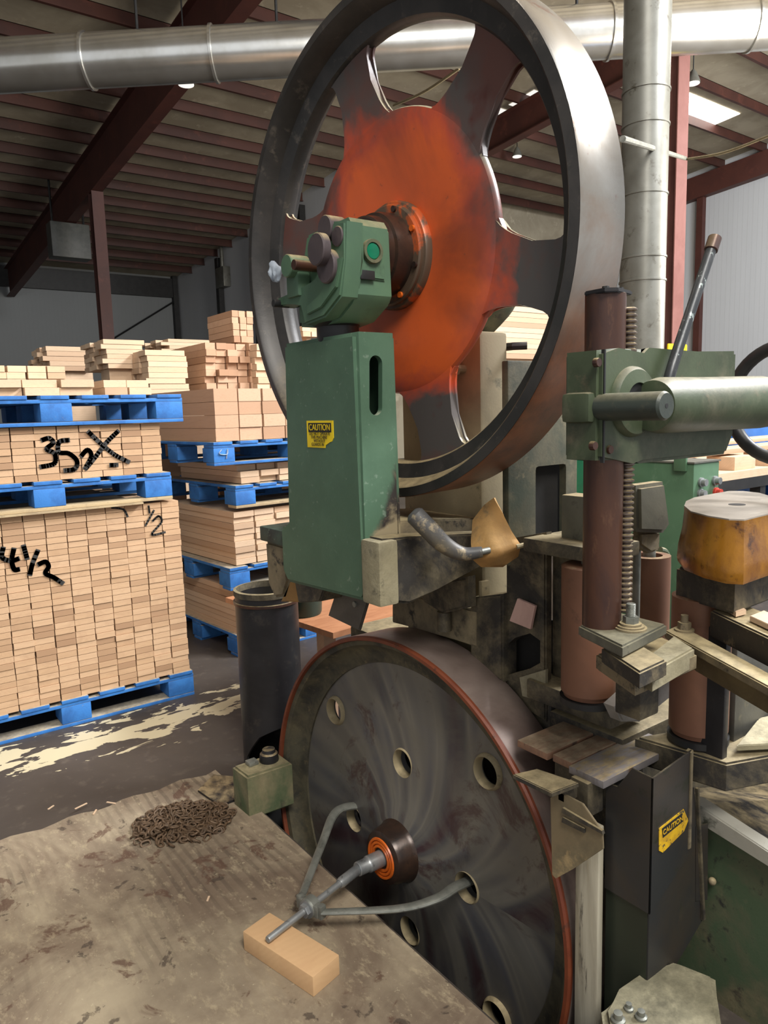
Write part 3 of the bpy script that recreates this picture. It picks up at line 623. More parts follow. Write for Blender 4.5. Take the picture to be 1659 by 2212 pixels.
o = obj('chain_link', rest, 'chain', t); tag(o, kind='stuff')
for i, (px, py, a, l_) in enumerate(((175, 1742, .3, .05), (240, 1735, 2.2, .04), (205, 1755, 1.0, .035), (450, 1942, .9, .022), (110, 1745, .6, .03))):
    p = at(px, py, 'z', .0 if i in (4,) else .021); b = B(); box(b, -l_/2, l_/2, -.003, .003, 0, .003, xf(p, a)); tag(obj('wood_splinter', b, 'board_pale', loc=p), ['pale splinter crossing the back edge of the plywood', 'pale upright-leaning splinter near the back edge of the plywood', 'short splinter nearest the plywood back edge', 'tiny splinter lying mid-plywood left of the puller', 'pale splinter lying on the bare floor behind the plywood'][i], 'splinter')

# ================================================================ BAND WHEELS
def wheel_mt(c, ty, tz):
    n_ = V((1, ty, tz)).normalized(); y_ = V((0, 0, 1)).cross(n_).normalized(); z_ = n_.cross(y_)
    mt = Matrix((n_, y_, z_)).transposed().to_4x4(); mt.translation = V(c); return mt
R0 = .70
UC = V((1.279, 1.763, 1.94)); UM = wheel_mt(UC, .0625, .0328)
T = thing('band_wheel', 'big spoked upper wheel with orange sprayed hub and polished rim', 'wheel', UC)
b = B(); lathe(b, [(R0-.002, .004), (R0, .012), (R0, .172), (R0-.004, .178)], 'x', 160, UM); # polished running face as a thin band
bmesh.ops.delete(b, geom=[f for f in b.faces if len(f.verts) > 4], context='FACES'); obj('tread', b, 'tread', T, ang=1)
b = B(); lathe(b, [(R0-.0025, .0035), (R0-.028, 0), (R0-.032, .004), (R0-.045, .035), (.648, .060), (.606, .072), (.600, .082), (.600, .112), (.606, .122), (.65, .135), (.668, .176), (R0-.004, .179), (R0-.006, .17), (R0-.006, .012)], 'x', 128, UM, closed=True)
obj('rim', b, 'rim_dark', T)
b = B(); lathe(b, [(.0, .092), (.15, .092), (.2, .088), (.27, .080), (.33, .078), (.375, .079), (.392, .084), (.396, .092), (.396, .106), (.392, .112), (.33, .12), (.1, .18), (.0, .18)], 'x', 96, UM)
obj('hub_disc', b, 'hub_paint', T)
for k in range(6):
    a0 = math.radians(-14+60*k)
    prof = [(.33, .13), (.378, .122), (.392, .104), (.406, .09), (.43, .082), (.50, .075), (.57, .075), (.588, .082), (.602, .097), (.62, .125)]
    # local axes: along the radius (cos a * -Y + sin a * Z)
    rad = V((0, -math.cos(a0), math.sin(a0))); tan = V((0, math.sin(a0), math.cos(a0)))
    out = [rad*r+tan*h for r, h in prof]+[rad*r-tan*h for r, h in prof[::-1]]
    b = B(); prism(b, [(p.y, p.z) for p in out], .0835, .114, 'x', UM, bev=.007); obj('spoke', b, 'hub_paint', T)
b = B(); lathe(b, [(.0, .052), (.085, .052), (.136, .054), (.141, .058), (.141, .068), (.148, .070), (.152, .076), (.152, .096), (.0, .096)], 'x', 64, UM); obj('hub_flange', b, worn('flange_paint', '5a4a3c', 'b4552b', '3b3029', 9, .4, .2, thr=(.5, .56), bump=.1), T)
b = B(); lathe(b, [(.0, -.038), (.095, -.038), (.1, -.034), (.104, -.004), (.112, .0), (.116, .02), (.116, .054), (.0, .054)], 'x', 56, UM); obj('bearing_collar', b, 'oil', T)
for k in range(8):
    a = 2*PI*k/8+.35; b = B(); lathe(b, [(0, -.005), (.0085, -.005), (.0085, .004), (0, .004)], 'x', 20, UM @ Matrix.Translation((.052, math.cos(a)*.128, math.sin(a)*.128))); obj('bolt', b, 'bearing' if k % 2 else 'oil', T)

LC = V((1.281, 1.766, .090)); LM = wheel_mt(LC, .0385, -.0344)
T = thing('band_wheel', 'solid grey lower wheel with drilled holes, half sunk below floor level', 'wheel', LC)
b = B(); lathe(b, [(R0-.001, .014), (R0, .02), (R0, .172), (R0-.004, .178)], 'x', 160, LM); bmesh.ops.delete(b, geom=[f for f in b.faces if len(f.verts) > 4], context='FACES'); obj('tread', b, 'tread_low', T, ang=1)
b = B(); lathe(b, [(R0-.0005, .0145), (R0, .006), (R0-.004, .0), (R0-.014, .0), (R0-.016, .004), (R0-.016, .0145)], 'x', 160, LM, closed=True); obj('rim_lip', b, 'lip_red', T)
b = B(); lathe(b, [(R0-.0015, .0145), (R0-.016, .0145), (.668, .02), (.655, .05), (.632, .066), (.60, .072), (.60, .1), (.65, .11), (.668, .178), (R0-.005, .179), (R0-.006, .17)], 'x', 128, LM, closed=True); obj('rim', b, worn('grimy_inner_rim', '55503f', '35332d', '6c6047', 9, .7, .1, side_dust=.3, dustc='7d7154', bump=.5), T)
b = B(); lathe(b, [(.0, .03), (.11, .034), (.15, .05), (.25, .062), (.45, .074), (.601, .079), (.601, .104), (.45, .1), (.2, .12), (.0, .12)], 'x', 120, LM)
web = obj('web', b, 'web', T)
HOLES = [(math.radians(a), .28) for a in (93, 1, -85, -175)]+[(math.radians(a), .522) for a in (48, 140, -40, -132)]
cb = B()
for a, r in HOLES: lathe(cb, [(.046, -.2), (.046, .3)], 'x', 32, LM @ Matrix.Translation((.05, -r*math.cos(a), r*math.sin(a))))
cut(web, cb)
for a, r in HOLES:
    b = B(); lathe(b, [(.0455, .062), (.051, .068), (.0535, .076), (.0535, .088), (.0465, .096), (.0425, .094), (.0425, .068)], 'x', 32, LM @ Matrix.Translation((0, -r*math.cos(a), r*math.sin(a))), closed=True); obj('hole_lip', b, 'tan', T)
b = B(); lathe(b, [(.0, -.035), (.072, -.035), (.082, -.03), (.088, -.018), (.094, .02), (.105, .042), (.13, .06), (.0, .06)], 'x', 56, LM); obj('hub', b, 'oil', T)
b = B()
for r in (.038, .049, .060): lathe(b, [(r-.005, -.036), (r-.003, -.0405), (r+.003, -.0405), (r+.005, -.036)], 'x', 48, LM, closed=True)
obj('bearing_seal', b, 'bearing', T)
b = B(); lathe(b, [(0, -.13), (.02, -.13), (.022, -.128), (.022, -.095), (.024, -.09), (.026, -.088), (.026, -.03), (0, -.03)], 'x', 32, LM); obj('shaft_end', b, 'steel', T)
# puller
tipP = at(578, 2030, 'y', 1.664); hubP = LM @ V((-.125, 0, 0)); dv = (hubP-tipP).normalized(); CR = tipP+dv*.165
T = thing('gear_puller', 'grey two-armed puller hooked into the lower wheel with its screw on the axle', 'puller', CR)
b = B(); tube(b, [tipP, tipP+dv*.003, hubP-dv*.075], [.0085, .0095, .0095], 16); tube(b, [hubP-dv*.09, hubP-dv*.08, hubP-dv*.01, hubP], [.013, .016, .016, .012], 16); obj('screw', b, 'steel', T)
side = V((0, 1, 0)); side = (side-dv*side.dot(dv)).normalized(); upv = side.cross(dv)
b = B(); mt = Matrix((dv, side, dv.cross(side))).transposed().to_4x4(); mt.translation = CR
lathe(b, [(0, -.016), (.024, -.016), (.029, -.01), (.029, .014), (.02, .02), (0, .02)], 'x', 24, mt); box(b, -.012, .012, -.038, .038, -.018, .018, mt, bev=.004); obj('crosshead', b, 'greysteel', T)
for sgn in (1, -1):
    b = B(); box(b, -.008, .014, (.034 if sgn > 0 else -.050), (.050 if sgn > 0 else -.034), -.02, .02, mt, bev=.004); obj('fork', b, 'greysteel', T)
b = B(); lathe(b, [(0, -.03), (.019, -.03), (.02, -.028), (.02, -.018), (0, -.018)], 'x', 6, mt); lathe(b, [(0, -.018), (.026, -.018), (.026, -.0155), (0, -.0155)], 'x', 28, mt); obj('nut', b, 'steel', T)
hL = LM @ V((.05, .28*math.cos(math.radians(5)), .02)); hR = LM @ V((.05, -.275, .005))
for h_, pxm in ((hL, [(742, 1815), (775, 1786)]), (hR, [(900, 1925), (985, 1910), (1018, 1880)])):
    s0 = CR+side*(.042 if h_ is hL else -.042)
    if h_ is hL: pts = [s0, s0.lerp(h_, .55)+V((-.012, .03, .0)), s0.lerp(h_, .85)+V((-.03, .025, .015)), h_+V((-.02, 0, .012)), h_+V((.07, -.01, -.01))]
    else: pts = [s0, s0.lerp(h_, .55)+V((-.03, -.03, .0)), s0.lerp(h_, .85)+V((-.045, -.03, .015)), h_+V((-.025, .0, .015)), h_+V((.06, .01, .0))]
    b = B(); pp = smooth_path(pts, 10); tube(b, pp, [.0115+.0075*min(1, i/len(pp)*1.3) for i in range(len(pp))], 12, .62); obj('arm', b, 'greysteel', T)

# ================================================================ FRONT PILLAR AND BEARING
P = V((1.17, 1.79, .98))
T = thing('bearing_pillar', 'tall dark green box pillar with an oval slot and yellow caution sticker before the big wheel', 'pillar', P)
b = B(); prism(b, [(1.604, 1.703), (1.604, 1.01), (1.60, .985), (2.03, .965), (2.06, 1.0), (2.06, 1.14), (1.985, 1.15), (1.985, 1.705)][::-1], 1.10, 1.235, 'x', bev=.012)
body = obj('body', b, 'pillar', T)
sl0 = at(812, 785, 'y', 1.604); sl1 = at(812, 880, 'y', 1.604); cb = B(); pts = []
for k in range(13): a = PI*k/12; pts.append((sl0.x+math.cos(a)*.021, sl0.z+math.sin(a)*.021))
for k in range(13): a = PI+PI*k/12; pts.append((sl1.x+math.cos(a)*.021, sl1.z+math.sin(a)*.021))
prism(cb, pts, 1.4, 1.65, 'y'); cut(body, cb)
cb = B(); box(cb, 1.112, 1.223, 1.622, 1.96, 1.08, 1.68); cut(body, cb)
# sticker on the left face
sp = at(662, 909, 'x', 1.0985); sq = at(719, 907, 'x', 1.0985); hgt = sp.z-at(664, 966, 'x', 1.0985).z; wdt = sp.y-sq.y; zt = sp.z
S_ = T; b = B(); y0, y1 = sp.y, sq.y
prism(b, [(y0, zt), (y1, zt), (y1, zt-hgt*.62), (y1+wdt*.06, zt-hgt*.75), (y1+wdt*.14, zt-hgt*.78), (y1+wdt*.3, zt-hgt*.9), (y1+wdt*.32, zt-hgt), (y0, zt-hgt)], 1.0985, 1.0998, 'x')
st = obj('caution_sticker', b, 'yellow', T, smooth=False); st['label'] = 'torn yellow and black caution sticker'
b = B(); box(b, 1.0978, 1.0986, y1+wdt*.07, y0-wdt*.07, zt-hgt*.42, zt-hgt*.08); obj('header', b, 'ink', st, smooth=False)
rt = V((0, -1, 0)); upz = V((0, 0, 1)); ym = (y0+y1)/2
def sticker_text(body, size, z, yy, mat, name='lettering', bold=0): return text_mesh(body, size, name, mat, st, (1.0972, yy, z), rt, upz, bold=bold)
sticker_text('CAUTION', .0150*wdt/.085, zt-hgt*.355, ym, 'yellow')
for i, (tx, dy) in enumerate((('DO NOT OPERATE', 0), ('THIS MACHINE', .004), ('WITHOUT', .002), ('GUARDS IN', .012))): sticker_text(tx, .0078*wdt/.085, zt-hgt*(.53+.135*i), ym+dy, 'ink')
# bearing housing
P = V((1.16, 1.78, 1.72))
T = thing('bearing_housing', 'green cast bearing housing with dark knobs in front of the orange hub', 'housing', P)
b = B(); prism(b, [(1.625, 1.975), (1.618, 1.80), (1.632, 1.778), (1.70, 1.742), (1.80, 1.732), (1.90, 1.745), (1.90, 1.80), (1.86, 1.86), (1.84, 1.99), (1.64, 1.995)], 1.105, 1.243, 'x', bev=.012); hs = obj('body', b, 'green', T)
outl = [at(px, py, 'x', 1.07) for px, py in ((745, 476), (743, 560), (735, 640), (700, 685), (657, 702), (652, 655), (628, 652), (600, 664), (597, 645), (640, 628), (672, 615), (700, 592), (716, 560), (717, 478))]
b = B(); prism(b, [(p.y, p.z) for p in outl], 1.07, 1.13, 'x', bev=.006); obj('arm_bracket', b, 'green', T)
outl = [at(px, py, 'x', 1.064) for px, py in ((738, 556), (726, 620), (694, 664), (664, 680), (664, 660), (690, 640), (714, 600), (722, 560))]
b = B(); prism(b, [(p.y, p.z) for p in outl], 1.062, 1.072, 'x', bev=.002); obj('rib', b, 'green', T)
def knob(nm, px, py, X, r, x0, x1, mat, seg=32, parent=T):
    c_ = at(px, py, 'x', X); b = B(); lathe(b, [(0, x0-X), (r*.93, x0-X), (r, x0-X+r*.08), (r, x1-X), (0, x1-X)], 'x', seg, xf(c_)); return obj(nm, b, mat, parent)
knob('knob', 681, 538, 1.03, .041, 1.03, 1.052, M['purple'])
knob('knob', 702, 575, 1.052, .043, 1.052, 1.085, M['purple'])
knob('boss', 700, 493, 1.09, .034, 1.09, 1.14, M['purple']); knob('boss', 727, 510, 1.066, .025, 1.066, 1.12, M['purple'])
knob('boss', 618, 574, 1.04, .031, 1.04, 1.10, 'green'); knob('pin', 648, 573, 1.05, .014, 1.03, 1.12, 'rust', 20)
knob('pin', 590, 655, 1.05, .011, 1.05, 1.10, 'black', 16)
c_ = at(635, 600, 'x', 1.06); b = B(); box(b, 1.06, 1.10, c_.y-.02, c_.y+.045, c_.z-.05, c_.z+.045, bev=.005); obj('lug', b, 'green', T)
c_ = at(798, 545, 'y', 1.62); b = B()
fr = [(c_.x-.038, c_.z+.045), (c_.x-.025, c_.z+.052), (c_.x+.03, c_.z+.05), (c_.x+.042, c_.z+.04), (c_.x+.045, c_.z-.07), (c_.x-.042, c_.z-.068)]
prism(b, fr, 1.612, 1.625, 'y', bev=.004); obj('cover_plate', b, 'green', T)
b = B(); lathe(b, [(.022, -.012), (.030, -.012), (.031, -.008), (.031, .01), (.022, .01)], 'y', 32, xf((c_.x, 1.612, c_.z)), closed=True); obj('ring', b, 'green_dusty', T)
b = B(); lathe(b, [(0, -.011), (.019, -.010), (.0225, -.006), (.0225, .01), (0, .01)], 'y', 32, xf((c_.x, 1.612, c_.z))); o = obj('plug', b, 'emerald', T); o['label'] = 'shiny emerald green plug'
q = at(793, 594, 'y', 1.61); b = B(); box(b, q.x-.022, q.x+.024, 1.607, 1.614, q.z-.012, q.z+.012, bev=.003); obj('inspection_slot', b, 'black', T)
b = B(); lathe(b, [(.055, 1.68), (.06, 1.70), (.06, 1.735), (.085, 1.75)], 'z', 32, xf((1.17, 1.79, 0))); obj('post', b, 'dark', T)
c_ = at(596, 588, 'x', 1.088); b = B(); bmesh.ops.create_icosphere(b, subdivisions=3, radius=.022, matrix=xf(c_) @ Matrix.Diagonal((1, .7, 1.3, 1)))
for v_ in b.verts: v_.co += v_.normal*.014*mnoise.noise(v_.co*55)
tag(obj('cloth_wad', b, worn('pale_rag', '9aa3ad', '7e8894', None, 12, .8), loc=c_), 'crumpled pale rag tucked behind the bearing housing', 'rag')

# ================================================================ REAR PILLAR AND LOWER FRAME
P = V((1.6, 1.79, 0))
T = thing('rear_pillar', 'sawdust-coated tan box pillar standing behind the big spoked wheel', 'pillar', P)
b = B(); box(b, 1.545, 1.66, 1.604, 1.985, .0, 1.722, bev=.012); obj('body', b, 'tan', T)
q = at(1003, 797, 'x', 1.545); b = B(); tube(b, [q, q+V((-.03, 0, 0))], .012, 10); tube(b, [q+V((-.03, 0, 0)), q+V((-.04, 0, 0))], .02, 6); obj('bolt', b, 'tan', T)
q = at(1108, 748, 'y', 1.60); b = B(); tube(b, [q+V((0, .03, 0)), q, q+V((.03, -.03, 0))], .012, 10); obj('knob', b, 'black', T)
T = thing('rear_bearing', 'dark green rounded rear bearing bulging below the right spoke of the wheel', 'housing', (1.62, 1.77, 1.722))
b = B(); lathe(b, [(0, 1.47), (.09, 1.475), (.17, 1.5), (.2, 1.56), (.2, 1.68), (.16, 1.74), (0, 1.76)], 'x', 40, xf((0, 1.77, 1.91))); obj('drum', b, 'green_dusty', T)
b = B(); box(b, 1.56, 1.66, 1.68, 1.87, 1.715, 1.80, bev=.01); obj('foot', b, 'green_dusty', T)

P = V((1.35, 1.6, 1.0))
T = thing('cross_casting', 'grimy dust-caked horizontal casting running between the two band wheels', 'casting', P)
b = B(); prism(b, [(1.10, 1.00), (1.12, 1.165), (1.24, 1.158), (1.54, 1.13), (1.60, 1.06), (1.44, 1.035), (1.30, 1.0), (1.20, .975)], 1.53, 1.60, 'y', bev=.008); obj('beam', b, 'grime', T)
b = B(); box(b, 1.095, 1.16, 1.52, 1.604, .985, 1.16, bev=.01); obj('end_pad', b, 'cream', T)
b = B(); prism(b, [(1.235, 1.14), (1.235, 1.19), (1.545, 1.165), (1.545, 1.12)], 1.62, 1.95, 'y', bev=.004); obj('top_plate', b, 'grime_tan', T)
q = at(1040, 1275, 'y', 1.56); b = B(); box(b, q.x-.012, q.x+.02, 1.545, 1.56, q.z-.035, q.z+.03, bev=.003); obj('tag_plate', b, 'tan', T)
# bent horn lever and brown shield
T = thing('bent_lever', 'thick dark bent lever with a dusty lower end pointing up towards the wheel', 'lever', at(1040, 1195, 'x', 1.33))
pts = [at(890, 1106, 'x', 1.18), at(925, 1142, 'x', 1.21), at(962, 1178, 'x', 1.25), at(1000, 1196, 'x', 1.29), at(1042, 1192, 'x', 1.33)]
b = B(); pp = smooth_path(pts, 8); n_ = len(pp); tube(b, pp, [.026*min(1, .5+i*.3)*(1-.75*max(0, i/n_-.35)) for i in range(n_)], 20); obj('handle', b, worn('smeared_dark_handle', '4a4a4b', '5b5751', '8f826a', 6, .5, .2, thr3=(.55, .62), side_dust=.3, dustc='958865'), T)
q = pp[-1]; b = B(); tube(b, [q-V((.012, 0, 0)), q+V((.02, -.004, .002))], .009, 12); obj('rod_end', b, 'greysteel', T)
T = thing('dust_shield', 'flared brown dust shield like a scoop beside the bent lever', 'shield', at(1070, 1200, 'x', 1.36))
b = B(); top = [at(px, py, 'x', x) for px, py, x in ((1032, 1108, 1.40), (1050, 1088, 1.42), (1070, 1078, 1.40))]
grid = [[(1024, 1125, 1.40), (1048, 1092, 1.42), (1070, 1075, 1.42)], [(1020, 1160, 1.37), (1050, 1128, 1.39), (1086, 1108, 1.42)], [(1020, 1190, 1.34), (1058, 1165, 1.37), (1104, 1148, 1.43)], [(1022, 1206, 1.33), (1070, 1195, 1.36), (1122, 1178, 1.44)], [(1040, 1222, 1.36), (1085, 1222, 1.40), (1116, 1200, 1.46)]]
vs = [[b.verts.new(at(*p[:2], 'x', p[2])) for p in row] for row in grid]
for i in range(4):
    for j in range(2): b.faces.new((vs[i][j], vs[i][j+1], vs[i+1][j+1], vs[i+1][j]))
bmesh.ops.subdivide_edges(b, edges=b.edges[:], cuts=3, use_grid_fill=True, smooth=.6)
for v_ in b.verts: v_.co += V((1, 0, 0))*.004*mnoise.noise(v_.co*22)
bmesh.ops.solidify(b, geom=b.faces[:], thickness=.005); obj('plate', b, 'orange_dust', T, ang=1.5)
q = at(1122, 1180, 'x', 1.44); b = B(); tube(b, [q-V((.012, 0, 0)), q+V((.02, -.01, .004))], .007, 8); obj('bolt', b, 'tan', T)

# green step box left of the pillar foot with dusty spout
P = V((1.16, 2.15, .9))
T = thing('scraper_box', 'green-topped dusty box hung left of the green pillar foot above the black pipe', 'box', P)
b = B(); box(b, 1.11, 1.24, 2.062, 2.225, 1.075, 1.125, bev=.006); obj('cap', b, worn('cap', '3f4b41', '2b2d2b', '6d7b6d', 8, .6, dust=1.4, dustc='62776c'), T)
b = B(); prism(b, [(2.21, 1.075), (2.07, 1.075), (2.065, .955), (2.10, .90), (2.165, .885), (2.205, .93)], 1.12, 1.235, 'x', bev=.01); obj('spout', b, 'grime_tan', T)
b = B(); prism(b, [(2.06, .965), (1.93, .96), (2.00, .90), (2.14, .875)], 1.13, 1.23, 'x', bev=.004); obj('flap', b, 'amber', T).data.materials[0] = M['orange_dust']
b = B(); prism(b, [(2.02, .97), (1.84, .975), (1.87, .93), (2.0, .90)], 1.12, 1.22, 'x', bev=.004); obj('throat', b, 'grime', T)
# plate between pillar and lower wheel
T = thing('deflector_plate', 'tilted grey steel plate with a screw under the green pillar', 'plate', at(750, 1310, 'x', 1.2))
b = B(); pl = [at(px, py, 'x', 1.2) for px, py in ((728, 1268), (798, 1285), (775, 1362), (708, 1330))]; prism(b, [(p.y, p.z) for p in pl], 1.2, 1.212, 'x', bev=.003); obj('plate', b, worn('brownish_plate', '5b5650', '4c4843', None, 6, .5, .2), T)
q = at(768, 1305, 'x', 1.2); b = B(); tube(b, [q, q-V((.006, 0, 0))], .009, 10); obj('screw', b, 'greysteel', T)
# green tub
q = V((1.62, 2.86, 0)); T = thing('tub', 'dark green bucket behind the pillar foot and above the orange plywood', 'bucket', (q.x, q.y, .59))
b = B(); lathe(b, [(0, .0), (.085, .0), (.09, .012), (.1, .19), (.103, .2), (.09, .2), (.08, .17), (0, .165)], 'z', 40, xf((q.x, q.y, .59))); obj('body', b, worn('dark_green_tub', '22423b', '1c3630', '2d5248', 4, .4), T)
b = B(); box(b, -.5, .75, -.42, .45, .565, .59, xf((2.02, 2.98, 0), .1)); tag(obj('plywood_board', b, 'mdf', loc=(1.9, 3, .565), smooth=False), 'orange-brown plywood panel lying behind the lower wheel', 'plywood')
for sx, sy in ((0, 0), (1, 0), (0, 1), (1, 1)):
    q_ = (1.62+sx*.98, 2.66+sy*.62); b = B(); box(b, q_[0]-.03, q_[0]+.03, q_[1]-.03, q_[1]+.03, 0, .565); tag(obj('support_post', b, 'board_pink', loc=(q_[0], q_[1], 0), smooth=False), ['post under the orange plywood nearest the wheel', 'post under the orange plywood, right front', 'post under the orange plywood, left back', 'post under the orange plywood, right back'][sx+2*sy], 'post')
# black pipe and base block
P = V((1.325, 2.625, 0))
T = thing('black_pipe', 'wide open-topped black steel pipe standing left of the lower wheel', 'pipe', P)
ztop = .80; b = B(); lathe(b, [(.118, .0), (.118, ztop), (.126, ztop), (.126, .0)], 'z', 56, xf(P), closed=True); pipe = obj('tube', b, 'dark', T)
cb = B(); e0 = V((P.x-.126, P.y-.10, 0)); prism(cb, [(2.62, -.05), (2.62, .12), (2.55, .22), (2.40, .33), (2.40, -.05)], .9, P.x+.02, 'x'); cut(pipe, cb)
b = B(); lathe(b, [(.1262, ztop-.055), (.133, ztop-.052), (.133, ztop-.042), (.1262, ztop-.04)], 'z', 56, xf(P), closed=True); obj('collar_bead', b, 'rust', T)
b = B(); lathe(b, [(.1262, ztop-.02), (.13, ztop-.018), (.13, ztop+.004), (.118, ztop+.006), (.117, ztop-.02)], 'z', 56, xf(P), closed=True); obj('top_band', b, 'grime', T)
b = B(); lathe(b, [(.0, ztop-.09), (.05, ztop-.06), (.1, ztop-.085), (.1175, ztop-.1), (0, ztop-.1)], 'z', 32, xf(P)); obj('sawdust_fill', b, 'cream', T)
T = thing('base_block', 'green and sawdust-caked casting block at the foot of the black pipe', 'block', (1.1, 2.37, 0))
b = B(); prism(b, [(1.08, 2.37), (1.265, 2.365), (1.265, 2.485), (1.075, 2.485)], 0, .175, 'z', bev=.008); obj('block', b, worn('dust_block', '4d5a3e', '7d7357', '39402f', 5, .7, 0, dust=1.2, side_dust=.5, dustc='9c9170', bump=.5), T)
b = B(); lathe(b, [(0, .175), (.036, .175), (.038, .18), (.034, .205), (.026, .21), (.024, .222), (0, .222)], 'z', 24, xf((1.205, 2.435, 0))); obj('fitting', b, 'dark', T)
b = B(); box(b, 1.12, 1.16, 2.43, 2.47, .175, .19, bev=.004); obj('nut', b, 'greysteel', T)
b = B(); prism(b, [(1.02, 2.50), (1.16, 2.50), (1.2, 2.62), (1.1, 2.74), (1.0, 2.66)], .021, .03, 'z'); tag(obj('metal_sheet_scrap', b, 'dark', loc=(1.1, 2.6, .02)), 'dark steel offcut sheet lying at the plywood corner beside the green block', 'sheet')

# ================================================================ SAW GUIDE COLUMN AND ARM (right of the big wheel)
CX, CY = 1.262, .95
T = thing('guide_column', 'round rust-brown guide column with a toothed rack, standing right of the big wheel', 'column', (CX, CY, 1.035))
b = B(); lathe(b, [(.040, 1.035), (.040, 1.715), (.036, 1.718)], 'z', 40, xf((CX, CY, 0))); obj('column', b, 'rust', T)
b = B(); prism(b, [(CX-.043, CY-.03), (CX-.02, CY-.045), (CX+.045, CY-.03), (CX+.05, CY+.02), (CX, CY+.045), (CX-.04, CY+.02)], 1.713, 1.722, 'z', bev=.002); obj('cap', b, 'dark', T)
for dx, dy in ((-.02, -.015), (.022, -.018)):
    b = B(); lathe(b, [(.007, 1.72), (.007, 1.728)], 'z', 6, xf((CX+dx, CY+dy, 0))); obj('bolt', b, 'black', T)
q = at(1357, 1000, 'y', .925); b = B(); prof = []
z = 1.06
while z < 1.69:
    prof += [(.0105, z), (.0155, z+.003), (.0155, z+.006), (.0105, z+.009)]; z += .0115
lathe(b, prof, 'z', 14, xf((q.x-.004, .925, 0))); obj('rack', b, worn('rack_steel', '6e625a', '554b45', None, 20, .4, .5, dust=.5), T)
b = B(); box(b, CX+.03, q.x, .935, .96, 1.66, 1.71, bev=.004); obj('rack_lug', b, 'dark', T)
b = B(); c4 = [at(px, py, 'z', 1.035) for px, py in ((1250, 1350), (1345, 1396), (1440, 1348), (1336, 1322))]; prism(b, [(p.x, p.y) for p in c4][::-1], 1.010, 1.035, 'z', bev=.004); obj('foot_plate', b, worn('foot_plate', '6c6a5c', '55544a', '3f3e38', 7, .6, .2, dust=1.2, dustc='8b866f', bump=.4), T)
q = at(1362, 1358, 'z', 1.035)
for r, z0, z1 in ((.033, 1.035, 1.039), (.028, 1.039, 1.043), (.022, 1.043, 1.048)):
    b = B(); lathe(b, [(r, z0), (r, z1)], 'z', 28, xf((q.x, q.y, 0))); obj('washer', b, 'grime_tan', T)
b = B(); lathe(b, [(.016, 1.048), (.016, 1.062)], 'z', 6, xf((q.x, q.y, 0))); obj('nut', b, 'greysteel', T)
b = B(); prof = []; z = 1.062
while z < 1.088: prof += [(.0085, z), (.010, z+.0015), (.0085, z+.003)]; z += .003
lathe(b, prof, 'z', 16, xf((q.x, q.y, 0))); obj('stud', b, 'greysteel', T)

P = V((1.4, .95, 1.5))
T = thing('guide_arm', 'dusty green cast guide arm clamped on the rust-brown column, with a fat horizontal barrel', 'arm', P)
b = B(); prism(b, [(1.187, 1.39), (1.187, 1.602), (1.245, 1.607), (1.33, 1.607), (1.345, 1.602), (1.69, 1.612), (1.69, 1.42), (1.66, 1.375), (1.33, 1.375), (1.30, 1.385)], .905, .992, 'y', bev=.008); obj('body', b, 'green_arm', T)
b = B(); box(b, 1.198, 1.202, .902, .91, 1.385, 1.603); obj('split_line', b, 'black', T)
b = B(); lathe(b, [(0, 1.30), (.050, 1.305), (.056, 1.33), (.057, 1.5), (.060, 1.72), (.056, 1.77), (.0, 1.775)], 'x', 44, xf((0, .868, 1.493))); obj('barrel', b, 'green_arm', T)
c_ = at(1370, 868, 'y', .90); b = B(); lathe(b, [(.038, .888), (.064, .891), (.070, .899), (.072, .91), (.038, .91)], 'y', 48, xf((c_.x, 0, c_.z)), closed=True); obj('round_boss', b, 'green_arm', T)
b = B(); lathe(b, [(0, .8925), (.0385, .8925), (.0385, .905), (0, .905)], 'y', 32, xf((c_.x, 0, c_.z))); obj('bore', b, 'black', T)
b = B(); lathe(b, [(0, .79), (.023, .79), (.0265, .795), (.0265, .97), (0, .97)], 'y', 36, xf((1.205, -.018, 1.493))); obj('handle_bar', b, worn('handle_paint', '39403a', '2f3431', '4a4c40', 6, .45, .1, dust=.8, dustc='77735f'), T)
b = B(); lathe(b, [(0, .7715), (.0045, .7715), (.0045, .774), (0, .774)], 'y', 12, xf((1.205, 0, 1.493))); obj('centre_hole', b, 'black', T)
b = B(); box(b, 1.168, 1.236, .915, .985, 1.463, 1.523, bev=.012); obj('handle_boss', b, 'green_arm', T)
for px, py in ((1290, 783), (1282, 963), (1316, 971)):
    q = at(px, py, 'y', .905); b = B(); lathe(b, [(0, .9), (.008, .9), (.009, .903), (.009, .91), (0, .91)], 'y', 16, xf((q.x, 0, q.z))); obj('plug', b, 'rust', T)
l0, l1, l2 = at(1441, 842, 'y', .885), at(1453, 790, 'y', .885), at(1543, 518, 'y', .90)
T = thing('lever_bar', 'long worn steel lever bar leaning up from the green guide arm', 'lever', l0)
b = B(); tube(b, smooth_path([l0-V((0, 0, .02)), l0, l1, l1.lerp(l2, .5), l2], 6), .0115, 14); obj('bar', b, worn('chipped_dark_bar', '34373a', '3f4143', 'a4b0ac', 9, .35, .4, thr3=(.6, .64), stretch=(3, 3, 1)), T)
d_ = (l2-l1).normalized(); b = B(); tube(b, [l2-d_*.03, l2-d_*.028, l2+d_*.004, l2+d_*.006], [.012, .0145, .0145, .012], 16); obj('tip', b, 'rust', T)
hc = V((1.86, .868, 1.49)); T = thing('handwheel', 'black handwheel rim at the right frame edge behind the green barrel', 'handwheel', hc)
b = B(); tube(b, [hc+V((0, math.cos(a)*.14, math.sin(a)*.14)) for a in [2*PI*k/48 for k in range(48)]], .016, 14, loop=True); obj('rim', b, 'black', T)
